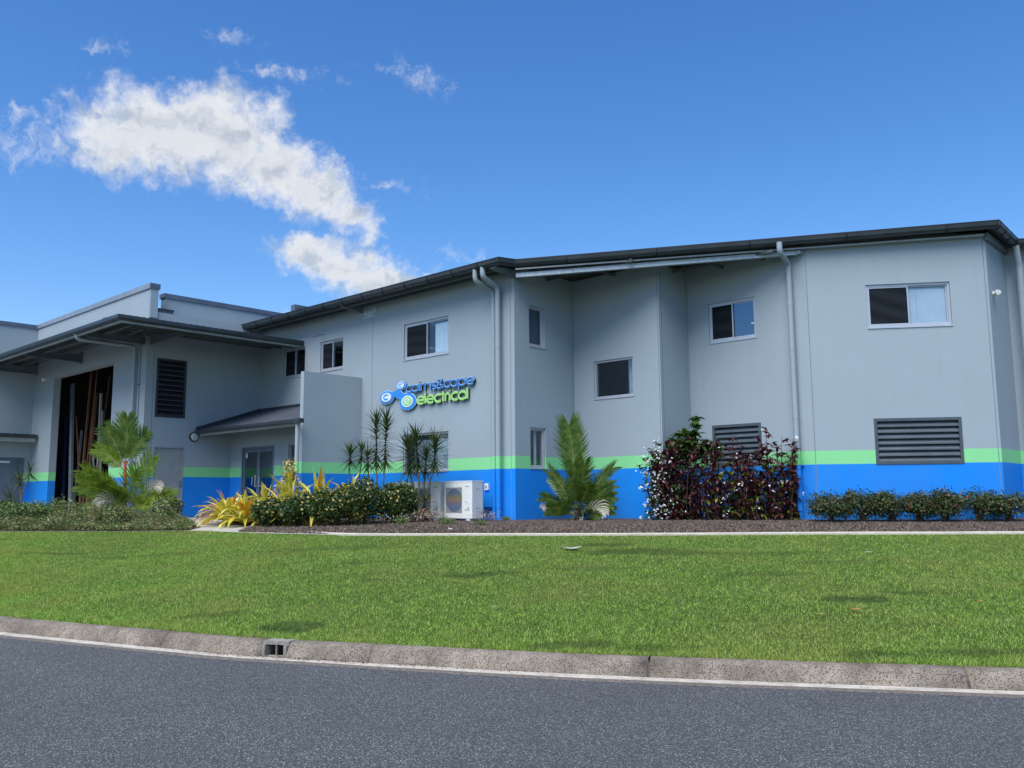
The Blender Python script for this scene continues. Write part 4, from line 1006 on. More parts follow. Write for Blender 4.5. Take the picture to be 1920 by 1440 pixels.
# ------------------------------------------------------------------ sign
SG = thing('sign', 'blue and green company sign reading cairns&cape electrical with three-disc logo', 'sign', (-5.3, 0, 4.3))
FS = frame((-5.30, 0), (0, 0))
class Face:
    """ribbon strokes extruded on the sign plane; each stroke stands a hair prouder than the last"""
    def __init__(s): s.mb = MB(); s.k = 0
    def stroke(s, pts, w, o0, o1, front=0, side=1, closed=False):
        pts = [Vector((p[0], p[1])) for p in pts]; n = len(pts); L_, R_ = [], []
        for i in range(n):
            a = pts[i-1] if (i > 0 or closed) else pts[i]; b = pts[(i+1)%n] if (i < n-1 or closed) else pts[i]
            d = (b-a).normalized(); nn = Vector((-d.y, d.x)); L_.append(pts[i]+nn*w/2); R_.append(pts[i]-nn*w/2)
        o1 = o1+s.k*.0012; s.k += 1
        vs = [FS(p.x, o, p.y) for o in (o0, o1) for P in (L_, R_) for p in P]
        idx = lambda o, side_, i: o*2*n+side_*n+i%n
        m = n if closed else n-1
        for i in range(m):
            j = i+1
            s.mb.add([vs[idx(1,0,i)],vs[idx(1,1,i)],vs[idx(1,1,j)],vs[idx(1,0,j)]], [(0,1,2,3)], front)
            s.mb.add([vs[idx(0,0,i)],vs[idx(1,0,i)],vs[idx(1,0,j)],vs[idx(0,0,j)]], [(0,1,2,3)], side)
            s.mb.add([vs[idx(0,1,i)],vs[idx(1,1,i)],vs[idx(1,1,j)],vs[idx(0,1,j)]], [(3,2,1,0)], side)
        if not closed:
            for i in (0, n-1): s.mb.add([vs[idx(0,0,i)],vs[idx(0,1,i)],vs[idx(1,1,i)],vs[idx(1,0,i)]], [(0,1,2,3)], side)
def arc(cx, cy, r, a0, a1, n=18, ry=None):
    ry = ry or r
    return [(cx+r*math.cos(rad(a0+(a1-a0)*i/n)), cy+ry*math.sin(rad(a0+(a1-a0)*i/n))) for i in range(n+1)]
def glyph(ch):   # strokes in x-height units, advance
    r = .5
    G = {'c': ([arc(.5,.5,.5,50,310)], .92), 'a': ([arc(.5,.5,.5,0,360,24), [(1.0,1.0),(1.0,0)]], 1.12), 'i': ([[(.0,0),(.0,1)], [(.0,1.28),(.0,1.42)]], .26),
         'r': ([[(0,0),(0,1)], arc(.38,.62,.38,180,75,8)], .56), 'n': ([[(0,0),(0,1)], [(.0,.55)]+arc(.42,.58,.42,170,0,12)+[(.84,0)]], 1.02),
         's': ([arc(.33,.73,.25,30,250,10)+arc(.33,.25,.26,90,-140,12)[0:]], .72), 'p': ([arc(.5,.5,.5,0,360,24), [(.0,1.0),(.0,-.45)]], 1.16),
         'e': ([[(.02,.5),(.98,.5)], arc(.5,.5,.5,0,318,22)], 1.10), 'l': ([[(0,0),(0,1.45)]], .24), 't': ([[(.18,0),(.18,1.38)], [(0,1.0),(.40,1.0)]], .50),
         '&': ([[(1.0,-.0),(.28,.92)]+arc(.47,1.12,.24,200,-20,10)+[(.60,.86),(.22,.52)]+arc(.42,.30,.33,140,350,12)+[(.92,.62)]], 1.14)}
    return G[ch]
def word(text, x0, z0, h, w, wi, mats, width):
    adv = []; tot = 0
    for ch in text: adv.append(tot); tot += glyph(ch)[1]
    sx = width/tot
    for ch, a in zip(text, adv):
        f = Face(); tf = lambda p: (x0+(a+p[0])*sx, z0+p[1]*h)
        for st in glyph(ch)[0]: f.stroke([tf(p) for p in st], w, .03, .075, 0, 1)
        lt = part('letter', f.mb, [mats[0], mats[1]], SG)
        f = Face()
        for st in glyph(ch)[0]: f.stroke([tf(p) for p in st], wi, .07, .086, 0, 0)
        part('letter_face', f.mb, [mats[2]], lt)
# letter positions along the wall (metres right of X=-5.30)
word('cairns&cape', 1.40, 4.405, .168, .052, .026, ('letter_edge', 'letter_side', 'letter_blue'), 2.62)
word('electrical', 1.86, 4.052, .190, .066, .044, ('letter_green_rim', 'green_side', 'letter_green'), 1.96)
# logo: three lobes joined by a web; centre and half sizes relative to X=-5.30
D = [(.575, 4.345, .30, .178), (1.171, 4.616, .20, .118), (1.454, 4.165, .35, .228)]
def disc(mb, cx, cz_, rx, rz, o0, o1, mi=0, side=1, n=40):
    vs = [FS(cx+rx*math.cos(2*math.pi*i/n), o, cz_+rz*math.sin(2*math.pi*i/n)) for o in (o0, o1) for i in range(n)]
    b = len(mb.v); mb.v += [tuple(v) for v in vs]
    mb.f.append(tuple(b+n+i for i in range(n))); mb.m.append(mi)
    for i in range(n): mb.f.append((b+i, b+(i+1)%n, b+n+(i+1)%n, b+n+i)); mb.m.append(side)
hub = (1.04, 4.424)
def taper(mb, a, b, wa, wb, o0, o1, mi, side):
    a, b = Vector(a), Vector(b); m_ = 10; d = (b-a).normalized(); nn = Vector((-d.y, d.x)); L_, R_ = [], []
    for i in range(m_+1):
        u = i/m_; w = wa*(1-u)**2+wb*u**2+2*u*(1-u)*min(wa, wb)*.45; p = a.lerp(b, u); L_.append(p+nn*w); R_.append(p-nn*w)
    vs = [FS(p.x, o, p.y) for o in (o0, o1) for P in (L_, R_) for p in P]; n = m_+1; b0 = len(mb.v); mb.v += [tuple(v) for v in vs]
    for i in range(m_):
        mb.f.append((b0+2*n+i, b0+3*n+i, b0+3*n+i+1, b0+2*n+i+1)); mb.m.append(mi)
        mb.f.append((b0+i, b0+i+1, b0+2*n+i+1, b0+2*n+i)); mb.m.append(side); mb.f.append((b0+n+i, b0+n+i+1, b0+3*n+i+1, b0+3*n+i)); mb.m.append(side)
mb = MB()
for i, (x, z, rx, rz) in enumerate(D): disc(mb, x, z, rx+.012, rz+.012, .03, .060+i*.001)
TW_ = [(.15, .14), (.10, .10), (.20, .19)]
for i, (x, z, rx, rz) in enumerate(D): taper(mb, hub, (x, z), TW_[i][1]*.8, TW_[i][0], .03, .0645+i*.001, 0, 1)
disc(mb, hub[0], hub[1], .17, .10, .03, .068)
lg = part('logo_plate', mb, ['logo_rim', 'letter_side'], SG)
mb = MB()
for i, (x, z, rx, rz) in enumerate(D): disc(mb, x, z, rx-.008, rz-.008, .069, .074+i*.001, 0, 0)
for i, (x, z, rx, rz) in enumerate(D): taper(mb, hub, (x, z), TW_[i][1]*.8-.014, TW_[i][0]-.014, .069, .078+i*.001, 0, 0)
disc(mb, hub[0], hub[1], .155, .088, .069, .0825, 0, 0)
part('logo_face', mb, ['logo_blue'], lg)
for i, (x, z, rx, rz) in enumerate(D):
    mb = MB(); k_ = (.70, .72, .68)[i]; disc(mb, x, z, rx*k_, rz*k_, .083, .086, 0, 0); part('logo_disc', mb, ['logo_white'], lg)
x, z, rx, rz = D[2]; mb = MB(); disc(mb, x, z, rx*.54, rz*.54, .0865, .089, 0, 0); part('logo_disc', mb, ['letter_green'], lg)
for i in (0, 1):
    x, z, rx, rz = D[i]; f = Face(); f.stroke([(x+rx*.36*math.cos(rad(t_)), z+rz*.36*math.sin(rad(t_))) for t_ in range(48, 319, 13)], rz*.24, .086, .0895, 0, 0); part('logo_letter', f.mb, ['logo_blue'], lg)
x, z, rx, rz = D[2]; f = Face(); f.stroke([(x+rx*.29*math.cos(rad(t_)), z+rz*.29*math.sin(rad(t_))) for t_ in range(0, 313, 13)], rz*.13, .089, .0925, 0, 0); f.stroke([(x-rx*.27, z), (x+rx*.29, z)], rz*.11, .089, .0925, 0, 0); part('logo_letter', f.mb, ['logo_white'], lg)
# stand-off pins
for x, z in ((.5,4.35),(1.17,4.6),(1.4,4.15)):
    mb = MB(); mb.tube([FS(x,.001,z), FS(x,.032,z)], .006, 6); part('stand_off', mb, 'galv', SG)

# ------------------------------------------------------------------ condenser units
def text_mesh(s, size, mat, ext=.0006):
    cu = bpy.data.curves.new('lettering', 'FONT'); cu.body = s; cu.size = size; cu.extrude = ext; cu.align_x = 'CENTER'
    o = bpy.data.objects.new('lettering', cu); COL.objects.link(o); dg = bpy.context.evaluated_depsgraph_get(); me = bpy.data.meshes.new_from_object(o.evaluated_get(dg)); me.materials.clear(); me.materials.append(M[mat])
    COL.objects.unlink(o); bpy.data.objects.remove(o); return me
def make_ac(x0, label):
    y0 = -.90; T = thing('condenser_unit', label, 'air conditioner', (x0+.47, y0+.17, 1.09), group='condenser units along the wall')
    w, d, h = .94, .34, .89; z0 = 1.09
    mb = MB(); mb.box(x0, x0+w, y0, y0+d, z0+.02, z0+h-.02); part('cabinet', mb, 'ac_side', T)
    mb = MB()   # front panel with square opening around the fan
    fx0, fx1, fz0, fz1 = x0+.035, x0+.60, z0+.14, z0+.74
    yf = y0-.012
    mb.box(x0, fx0, yf, y0-.0005, z0+.02, z0+h-.02); mb.box(fx1, x0+w, yf, y0-.0005, z0+.02, z0+h-.02); mb.box(fx0+.0004, fx1-.0004, yf, y0-.0005, z0+.02, fz0); mb.box(fx0+.0004, fx1-.0004, yf, y0-.0005, fz1, z0+h-.02)
    part('front_panel', mb, 'ac_front', T)
    mb = MB(); mb.box(x0-.006, x0+w+.006, y0-.018, y0+d+.006, z0+h-.0195, z0+h+.005); part('top_panel', mb, 'ac_front', T)
    mb = MB(); mb.box(x0+.62, x0+w+.004, yf-.004, y0+.10, z0+.02, z0+.16); part('valve_cover', mb, 'ac_front', T)
    cxx, czz = (fx0+fx1)/2, (fz0+fz1)/2
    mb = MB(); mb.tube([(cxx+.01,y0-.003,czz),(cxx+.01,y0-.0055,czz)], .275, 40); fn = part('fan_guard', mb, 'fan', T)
    mb = MB(); mb.box(fx0, fx1, y0-.0025, y0-.0006, fz0, fz1); part('fan_surround', mb, 'pvc_grey', T)
    mb = MB(); k = 0
    z = fz0+.012
    while z < fz1: mb.box(fx0, fx1, y0-.0145, y0-.0125, z, z+.0032); z += .0185
    for x in np.linspace(fx0+.02, fx1-.02, 5): mb.box(x, x+.003, y0-.012, y0-.0095, fz0, fz1)
    part('guard_wires', mb, 'frame', T)
    for x in (x0+.08, x0+.74): mb = MB(); mb.box(x, x+.12, y0-.01, y0+d+.01, z0-.06, z0+.019); part('foot', mb, 'ac_side', T)
    me = text_mesh('Panasonic', .035, 'black'); o = part('badge', me, None, T); o.rotation_euler = (rad(90),0,0); o.location = Vector((x0+.77, yf-.002, z0+.755))-Vector(T['_org'])
    mb = MB(); mb.box(x0+.70, x0+.755, yf-.0015, yf-.0002, z0+.39, z0+.405); mb.box(x0+.70, x0+.755, yf-.0015, yf-.0002, z0+.36, z0+.382, 1); mb.box(x0+.775, x0+.83, yf-.0015, yf-.0002, z0+.345, z0+.385, 2); mb.box(x0+.70, x0+.75, yf-.0015, yf-.0002, z0+.19, z0+.24, 3); mb.box(x0+.78, x0+.84, yf-.0015, yf-.0002, z0+.19, z0+.28, 3)
    part('stickers', mb, ['black', 'paper', 'letter_edge', 'trim'], T)
    mb = MB()
    for z in np.linspace(z0+.25, z0+.7, 2): mb.box(x0+w+.0002, x0+w+.004, y0+.10, y0+.24, z, z+.012)
    part('side_grip', mb, 'trim', T)
make_ac(-1.47, 'white condenser unit nearest the corner downpipes')
make_ac(-2.56, 'middle white condenser unit behind the right dracaena clump')
make_ac(-3.66, 'leftmost white condenser unit mostly hidden by the hedge')

# ------------------------------------------------------------------ vegetation
RT = Vector((.7346, .6785, 0)); TW = Vector((.672, -.729, 0))      # along the street, and towards the street
UP = Vector((0,0,1))
def leaf_strip(mb, p, d, up, L, w, droop=.3, seg=3, mi=0, wprof=None, fold=.15):
    """a strap leaf: starts at p in direction d, bends down by droop"""
    p = Vector(p); d = Vector(d).normalized(); s = d.cross(Vector(up))
    if s.length < .05: s = d.cross(Vector((1,0,0)))
    s.normalize(); b = len(mb.v); step = L/seg
    prof = wprof or (lambda u: math.sin(math.pi*min(1, .12+.88*u))**.6)
    for i in range(seg+1):
        u = i/seg; ww = w*prof(u)/2 if i < seg else w*.02; nrm = s.cross(d)
        mb.v += [tuple(p-s*ww+nrm*ww*fold), tuple(p-nrm*ww*fold*.5), tuple(p+s*ww+nrm*ww*fold)]
        p = p+d*step; d = (d-UP*droop*(.4+u)/seg*1.6).normalized()
        s = (s-d*s.dot(d)).normalized()
    for i in range(seg):
        a = b+3*i; mb.f += [(a, a+1, a+4, a+3), (a+1, a+2, a+5, a+4)]; mb.m += [mi, mi]
def frond(root, p, d, L, droop, mats=('palm', 'rachis'), leafL=.5, width=.035, pairs=26, bare=.22, face=None, dead=False, up=None, fwd=.75):
    mb = MB(); L *= .95; leafL *= 1.08; width *= 1.0; p = Vector(p); d = Vector(d).normalized(); N = 16; pts = [p.copy()]; ds = [d.copy()]
    for i in range(N):
        p = p+d*(L/N); d = (d-UP*droop*(.3+i/N)/N*1.5).normalized(); pts.append(p.copy()); ds.append(d.copy())
    mb.tube(pts, .012, 5, 1, rs=[.016*(1-.8*i/N)+.002 for i in range(N+1)])
    face = Vector(face) if face is not None else TW
    pairs = int(pairs*.90)
    for k in range(pairs):
        u = bare+(1-bare)*(k+.5)/pairs; i = min(N-1, int(u*N)); f = u*N-i
        q = pts[i].lerp(pts[i+1], f); t_ = ds[i].lerp(ds[i+1], f).normalized()
        s = t_.cross(face); s = s.normalized() if s.length > .05 else RT
        nrm = s.cross(t_).normalized()
        uu = (u-bare)/(1-bare); th = rad(52-32*uu); ll = min(leafL*min(1, .55+1.5*uu), (1.22-u)*L)*random.uniform(.9, 1.06)
        for sg in (-1, 1):
            dr = (s*sg*math.sin(th)+t_*math.cos(th)+nrm*(.16+random.uniform(-.10,.10))).normalized()
            leaf_strip(mb, q, dr, nrm, ll, width*random.uniform(.85,1.1), random.uniform(.10,.40) if not dead else 1.6, 3, 0)
    return part('frond', mb, mats, root)
def dirv(side, up, out): return (RT*side+UP*up+TW*out).normalized()

# palm with a red shaft, left
T = thing('palm', 'bushy palm with a red shaft and tall upright frond before the storage bay', 'palm', (-9.08,-5.2,.98), group='young palms')
mb = MB(); mb.tube([(-9.10,-5.2,.95),(-9.14,-5.2,1.6),(-9.22,-5.2,2.05)], .045, 10); part('stem', mb, 'bark_dark', T, True)
mb = MB(); mb.tube([(-9.20,-5.2,1.75),(-9.25,-5.19,2.2),(-9.30,-5.18,2.62)], .05, 10, rs=[.055,.05,.03]); part('crown_shaft', mb, 'red_shaft', T, True)
c0 = (-9.29,-5.18,2.5)
frond(T, c0, dirv(.03,1,.05), 1.30, .15, ('palm_dark','rachis'), .58, .05, 26, .12, fwd=1.3)
frond(T, c0, dirv(-.42,1,.15), 1.15, .3, ('palm_dark','rachis'), .48, .045, 22, .15, fwd=1.2)
frond(T, c0, dirv(.62,1,.25), 1.15, .35, ('palm_dark','rachis'), .48, .045, 22, .2, fwd=1.0)
frond(T, (-9.25,-5.18,2.3), dirv(-.75,1,.2), 1.0, .6, ('palm','rachis'), .40, .04, 20, .2, fwd=.9)
b0 = Vector((-9.08,-5.2,1.0))
for sd, up_, out, L, dr, lf in [(-.62,1.1,.5,1.75,.7,.62),(-.40,1.1,.7,1.6,.6,.6),(-.85,.9,.4,1.5,.7,.55),(.52,1.1,.3,2.0,.5,.64),(.38,1,.5,1.6,.6,.6),(.80,.8,.5,1.5,.9,.5),(1.0,.6,.2,1.4,.8,.5),(.15,1,.9,1.2,.7,.55),(-.2,1,.6,1.3,.6,.55),(-1.0,.5,.6,1.1,.7,.45),(1.0,.45,.7,1.1,.9,.4),(-.9,.5,1,1.05,.9,.45),(.9,.7,-.6,1.4,.7,.5),(-.7,.9,-.7,1.4,.7,.5)]:
    frond(T, b0+RT*sd*.05+UP*random.uniform(.1,.35), dirv(sd,up_*1.1,out), L*.90, dr*.85, ('palm','rachis'), lf*.86, .042, 22, .22, fwd=.9)
frond(T, b0+UP*.55+TW*.35-RT*.1, dirv(-.5,.35,.5), .55, 1.4, ('palm_dead','rachis'), .5, .04, 9, .1, dead=True)
frond(T, b0+UP*.15+TW*.5-RT*.35, dirv(-.3,.3,.5), .35, 1.4, ('palm_dead','rachis'), .38, .05, 5, .1, dead=True)
frond(T, b0+UP*.15+TW*.5+RT*.1, dirv(.4,.3,.5), .35, 1.4, ('palm_dead','rachis'), .38, .05, 4, .1, dead=True)
frond(T, b0+UP*.75+TW*.3+RT*.5, dirv(.7,.6,.2), .7, 1.0, ('palm_dead','rachis'), .35, .03, 10, .2, dead=True)

# palm in the recess
T = thing('palm', 'green palm with one broad upright frond against the blue recessed wall', 'palm', (1.14,1.0,.98), group='young palms')
b0 = Vector((1.12,.95,1.0))
frond(T, b0+UP*.5, dirv(-.10,1,.05), 1.85, .12, ('palm_dark','rachis'), .62, .045, 28, .30, fwd=1.5)
for sd, up_, out, L, dr, lf in [(.44,1,.2,1.62,.75,.34),(-.40,1,.1,1.45,.6,.32),(.08,1,.4,1.5,.3,.5),(-.68,.85,.3,1.2,.75,.30),(.62,1,.4,1.3,.7,.30),(-.15,1,.7,1.25,.4,.45),(.25,1,.8,1.15,.5,.45),(.72,.7,.3,1.05,.6,.34),(.8,.5,.5,.9,.6,.32),(-.75,.5,.5,.92,.6,.32),(-.55,.6,.8,.85,.7,.34),(.55,.5,.9,.85,.7,.34),(.9,.3,.3,.85,.5,.28),(-.9,.3,.2,.8,.5,.28),(.5,.9,-.4,1.3,.5,.36),(-.42,.9,-.4,1.2,.5,.36),(0,.7,1,.85,.7,.40),(.1,.9,-.2,1.4,.4,.4),(-.08,1,.2,1.35,.3,.42)]:
    frond(T, b0+RT*sd*.08+UP*random.uniform(0,.22), dirv(sd,up_,out), L*.92, dr, ('palm_dark','rachis'), lf*.9, .034, 22, .25, fwd=1.0)
frond(T, b0+UP*.32+TW*.3+RT*.15, dirv(.8,.3,.4), .55, 1.3, ('palm_dead','rachis'), .42, .035, 9, .1, dead=True)
frond(T, b0+UP*.45+TW*.2-RT*.45, dirv(-.9,.2,.2), .45, 1.0, ('palm_dead','rachis'), .25, .02, 8, .1, dead=True)
frond(T, b0+UP*.08+TW*.3-RT*.05, dirv(.2,.3,.5), .25, 1.3, ('palm_dead','rachis'), .22, .03, 5, .1, dead=True)
mb = MB(); mb.tube([b0-UP*.05, b0+UP*.35], .09, 10, rs=[.11,.06]); part('trunk', mb, 'bark_dark', T, True)

# bromeliads
def bromeliad(x, y, size, label, n=30, group='golden bromeliads', z=None, mat='brom', flat=1.0):
    z = H(x, y) if z is None else z; T = thing('bromeliad', label, 'bromeliad', (x, y, z), group=group)
    for k in range(n):
        a = k*2.39996+random.uniform(-.2,.2); e = (.30+1.15*(k/n)**1.2)*flat; d = Vector((math.cos(a)*math.cos(e), math.sin(a)*math.cos(e), math.sin(e)))
        L = size*random.uniform(.8,1.1)*(1.0 if e < 1.1 else .85); mb = MB()
        leaf_strip(mb, Vector((x, y, z+.05))+Vector((math.cos(a), math.sin(a), 0))*.03, d, UP, L*.88, .118*random.uniform(.85,1.2)*size**.4, random.uniform(.9,1.9), 6, 0, lambda u: (1-.25*u) if u < .75 else (1-.25*u)*max(.12, (1-u)/.25), .35)
        part('leaf', mb, mat if random.random() < .9 else 'brom_o', T)
    return T
bromeliad(-6.45,-3.75, 1.0, 'orange tipped bromeliad at the left end of the garden bed', 34, mat='brom_o')
bromeliad(-5.75,-4.1, 1.15, 'large golden bromeliad sprawling over the bed edge next to the end plant', 44)
bromeliad(-4.95,-4.15, 1.1, 'yellow green bromeliad right beside the dark hedge', 40)
bromeliad(-5.45,-3.3, 1.35, 'tall bromeliad before the glazed doors', 34, flat=1.1)
bromeliad(-4.4,-3.3, 1.75, 'bromeliad rising behind the hedge left of the porch post', 30, flat=1.15)
bromeliad(-3.6,-3.0, 1.75, 'pale bromeliad rising behind the hedge right of the porch post', 26, flat=1.15)
bromeliad(-3.0,-2.5, 1.55, 'bromeliad rising behind the hedge between the dracaena stems', 16, flat=1.2)
bromeliad(-14.1,-6.6, .85, 'golden bromeliad in the weeds at the far left edge', 22)
bromeliad(-13.2,-6.9, .7, 'smaller golden bromeliad under the leaning dracaena at far left', 18)

# dracaenas
def rosette(T, a, b, n, L, w=.040, spread=1.0):
    a, b = Vector(a), Vector(b); ax = (b-a).normalized(); mb = MB()
    n = int(n*1.0)
    for k in range(n):
        u = (k+random.random())/n; p = a.lerp(b, u); th = k*2.39996; u2 = u**1.0
        rr = ax.orthogonal().normalized(); ss = ax.cross(rr); h = rr*math.cos(th)+ss*math.sin(th)
        el = -.8+1.9*u2+random.uniform(-.25,.25)
        d = h*math.cos(el)*1.15+ax*math.sin(el)
        leaf_strip(mb, p, d, ax, L*random.uniform(.8,1.1)*(1 if u < .8 else .85), w*random.uniform(.8,1.2), random.uniform(.0,.35), 3, 0, lambda u: 1-.35*u if u < .5 else .85*(1-u)+.4*(1-u)*.5+.03)
    return part('leaf_head', mb, 'drac', T)
def dracaena(stems, label, base, group='dracaenas', L=.52):
    T = thing('dracaena', label, 'dracaena', base, group=group)
    for path, head0, n in stems:
        mb = MB(); mb.tube(path, .016, 7, rs=[.022-.008*i/(len(path)-1) for i in range(len(path))]); part('stem', mb, 'bark', T, True)
        rosette(T, head0, path[-1], n, L)
    return T
dracaena([([(-4.80,-1.25,.98),(-4.84,-1.2,2.0),(-4.81,-1.2,2.85)], (-4.82,-1.2,2.52), 70)], 'short single dracaena stem against the wing wall, leftmost in the bed', (-4.8,-1.25,1.0))
dracaena([([(-4.55,-1.25,.98),(-4.52,-1.2,1.9),(-4.34,-1.2,2.45),(-4.33,-1.2,2.88)], (-4.34,-1.2,2.60), 60), ([(-3.98,-1.3,.98),(-3.9,-1.3,2.0),(-3.95,-1.3,2.72)], (-3.94,-1.3,2.40), 60)], 'two headed dracaena with a slanting stem beside the wing wall', (-4.4,-1.3,1.0))
dracaena([([(-3.5,-1.3,.98),(-3.56,-1.3,2.0),(-3.62,-1.3,3.62)], (-3.61,-1.3,2.45), 150)], 'left one of the two tallest dracaena stems under the sign', (-3.5,-1.3,1.0))
dracaena([([(-3.22,-1.4,.98),(-3.17,-1.4,2.0),(-3.08,-1.4,3.62)], (-3.10,-1.4,2.45), 150)], 'right one of the two tallest dracaena stems under the sign', (-3.2,-1.4,1.0))
dracaena([([(-1.92,-1.3,.98),(-2.08,-1.3,1.6),(-2.28,-1.3,2.2),(-2.38,-1.3,2.95)], (-2.30,-1.3,2.25), 120),([(-1.90,-1.35,.98),(-1.84,-1.4,2.0),(-1.98,-1.4,3.12)], (-1.88,-1.4,2.35), 120),([(-1.86,-1.25,.98),(-1.86,-1.2,2.2),(-1.80,-1.2,2.66)], (-1.84,-1.2,2.2), 80),([(-1.86,-1.3,.98),(-1.62,-1.3,1.8),(-1.40,-1.3,2.4),(-1.36,-1.3,2.95)], (-1.42,-1.3,2.28), 120),([(-1.80,-1.3,.98),(-1.72,-1.3,1.55)], (-1.75,-1.3,1.35), 30)], 'clump of dracaenas crowding the lower window by the condensers', (-1.9,-1.3,1.0), L=.56)
dracaena([([(-12.76,-6.6,.95),(-12.43,-6.6,1.79),(-12.1,-6.6,2.1),(-11.99,-6.6,2.45)], (-12.0,-6.6,2.30), 26),([(-12.6,-6.55,1.4),(-12.66,-6.6,1.9),(-12.75,-6.6,2.18)], (-12.72,-6.6,2.05), 26),([(-13.3,-6.6,.95),(-13.45,-6.6,1.7)], (-13.4,-6.6,1.55), 26)], 'sparse leaning dracaena in front of the side gate at far left', (-12.8,-6.6,.95))

# leaf clouds
def cloud(name, root, lobes, n, size, mats, wts, shell=.55, local=True, parent=None, seed=0, aspect=.5, droop=0, kind=None):
    R = np.random.default_rng(seed+n); W_ = np.array([l[3]*l[4]*l[5] for l in lobes])**.67; W_ /= W_.sum()
    idx = R.choice(len(lobes), n, p=W_); Lb = np.array(lobes, float)[idx]
    v = R.normal(size=(n, 3)); v /= np.linalg.norm(v, axis=1)[:, None]; r = (shell+(1-shell)*R.uniform(0,1,n)**.6)[:, None]*(1+.10*R.normal(size=(n,1)))
    lump = 1+.16*np.sin(v[:,0]*7+Lb[:,0]*5)*np.sin(v[:,1]*6+2)*np.sin(v[:,2]*8+1)
    c = Lb[:, :3]+v*r*lump[:,None]*Lb[:, 3:6]
    c[:, 2] = np.maximum(c[:, 2], .02)
    nr = v*.8+R.normal(size=(n,3))*.75+np.array([0,0,.45]); nr /= np.linalg.norm(nr, axis=1)[:, None]
    t1 = np.cross(nr, R.normal(size=(n,3))); t1 /= np.linalg.norm(t1, axis=1)[:, None]
    t1[:, 2] -= droop; t1 /= np.linalg.norm(t1, axis=1)[:, None]
    t2 = np.cross(nr, t1); s = (size*R.uniform(.65,1.3,n))[:, None]
    co = np.empty((n,4,3)); co[:,0] = c-t1*s*.5; co[:,1] = c+t2*s*aspect*.5-nr*s*.08; co[:,2] = c+t1*s*.5-nr*s*.12; co[:,3] = c-t2*s*aspect*.5-nr*s*.08
    me = bpy.data.meshes.new(name); me.vertices.add(4*n); me.vertices.foreach_set('co', co.astype(np.float32).ravel())
    me.loops.add(4*n); me.loops.foreach_set('vertex_index', np.arange(4*n, dtype=np.int32)); me.polygons.add(n); me.polygons.foreach_set('loop_start', np.arange(0,4*n,4,dtype=np.int32))
    me.update()
    for k in matl(mats): me.materials.append(k)
    mi = R.choice(len(wts), n, p=np.array(wts)/sum(wts)); me.polygons.foreach_set('material_index', mi.astype(np.int32))
    return part(name, me, None, root, local=True)
def branches(root, n, rad_, h, mat='bark_dark', r=.012, seed=1, lean=.8):
    R = random.Random(seed); mb = MB()
    for k in range(n):
        a = R.uniform(0, 6.28); rr = rad_*R.uniform(.2, 1)*lean; hh = h*R.uniform(.6, .95)
        mb.tube([(math.cos(a)*.04,math.sin(a)*.04,-.05),(math.cos(a)*rr*.5,math.sin(a)*rr*.5,hh*.5),(math.cos(a)*rr,math.sin(a)*rr,hh)], r, 5, rs=[r*1.3,r,r*.4])
    return part('branches', mb, mat, root, local=True)
def flowers(root, n, lobes, mat, size, seed=3, name='blossoms', sh=.98):
    R = random.Random(seed); mb = MB()
    for k in range(n):
        l = R.choice(lobes); v = Vector((R.gauss(0,1),R.gauss(0,1),R.gauss(0,1))).normalized(); c = Vector(l[:3])+Vector((v.x*l[3],v.y*l[4],v.z*l[5]))*R.uniform(sh-.1,sh+.08)
        if c.z < .05: continue
        for j in range(5):
            a = j*1.2566; u = v.orthogonal().normalized(); w = v.cross(u); dd = (u*math.cos(a)+w*math.sin(a)); e = (u*math.cos(a+1.2)+w*math.sin(a+1.2)); q = size*R.uniform(.7,1.1)
            mb.add([c, c+dd*q+v*q*.2, c+(dd+e)*q*.75+v*q*.35, c+e*q*.8+v*q*.2], [(0,1,2,3)])
    return part(name, mb, mat, root, local=True)
def shrub(x, y, label, group, lobes, n, size, mats, wts, cat='shrub', name='shrub', fl=None, br=(8,.3,.6), z=None, seed=0, shell=.5, aspect=.5, droop=0):
    z = H(x, y) if z is None else z; T = thing(name, label, cat, (x, y, z), group=group)
    cloud('foliage', T, lobes, n, size, mats, wts, shell, seed=seed, aspect=aspect, droop=droop)
    if br: branches(T, br[0], br[1], br[2], seed=seed+1)
    if fl: flowers(T, fl[0], lobes, fl[1], fl[2], seed+5)
    return T
def lobes(rx, h, k, seed):
    R = random.Random(seed); out = [(0,0,h*.5,rx*.8,rx*.8,h*.5)]
    for i in range(k):
        a = R.uniform(0,6.28); out.append((math.cos(a)*rx*.45, math.sin(a)*rx*.45, h*R.uniform(.35,.72), rx*R.uniform(.38,.55), rx*R.uniform(.38,.55), h*R.uniform(.24,.34)))
    return out
hd = [(-3.85,-4.1,.52,.62,'dark clipped shrub with yellow flowers at the left end of the hedge, against the bromeliads'),(-3.15,-3.85,.52,.74,'second flowering hedge shrub from the bromeliads'),(-2.45,-3.45,.60,.84,'middle flowering hedge shrub below the wing wall joint'),(-1.85,-3.05,.66,1.05,'tallest dark hedge shrub under the paired dracaenas'),(-1.45,-2.35,.50,.92,'hedge shrub at the right end next to the dracaena clump')]
for i, (x, y, r, h, lb) in enumerate(hd):
    lo = lobes(r, h, 9, 20+i); T = shrub(x, y, lb, 'dark hedge shrubs with yellow flowers', lo, 5200, .062, ['hedge','hedge_y'], [.975,.025], cat='shrub', name='hedge_shrub', br=(7,.3,.5), seed=30+i, shell=.62, aspect=.62)
    flowers(T, 60, lo, 'hedge_y', .027, 50+i, 'yellow_blossoms', 1.0)
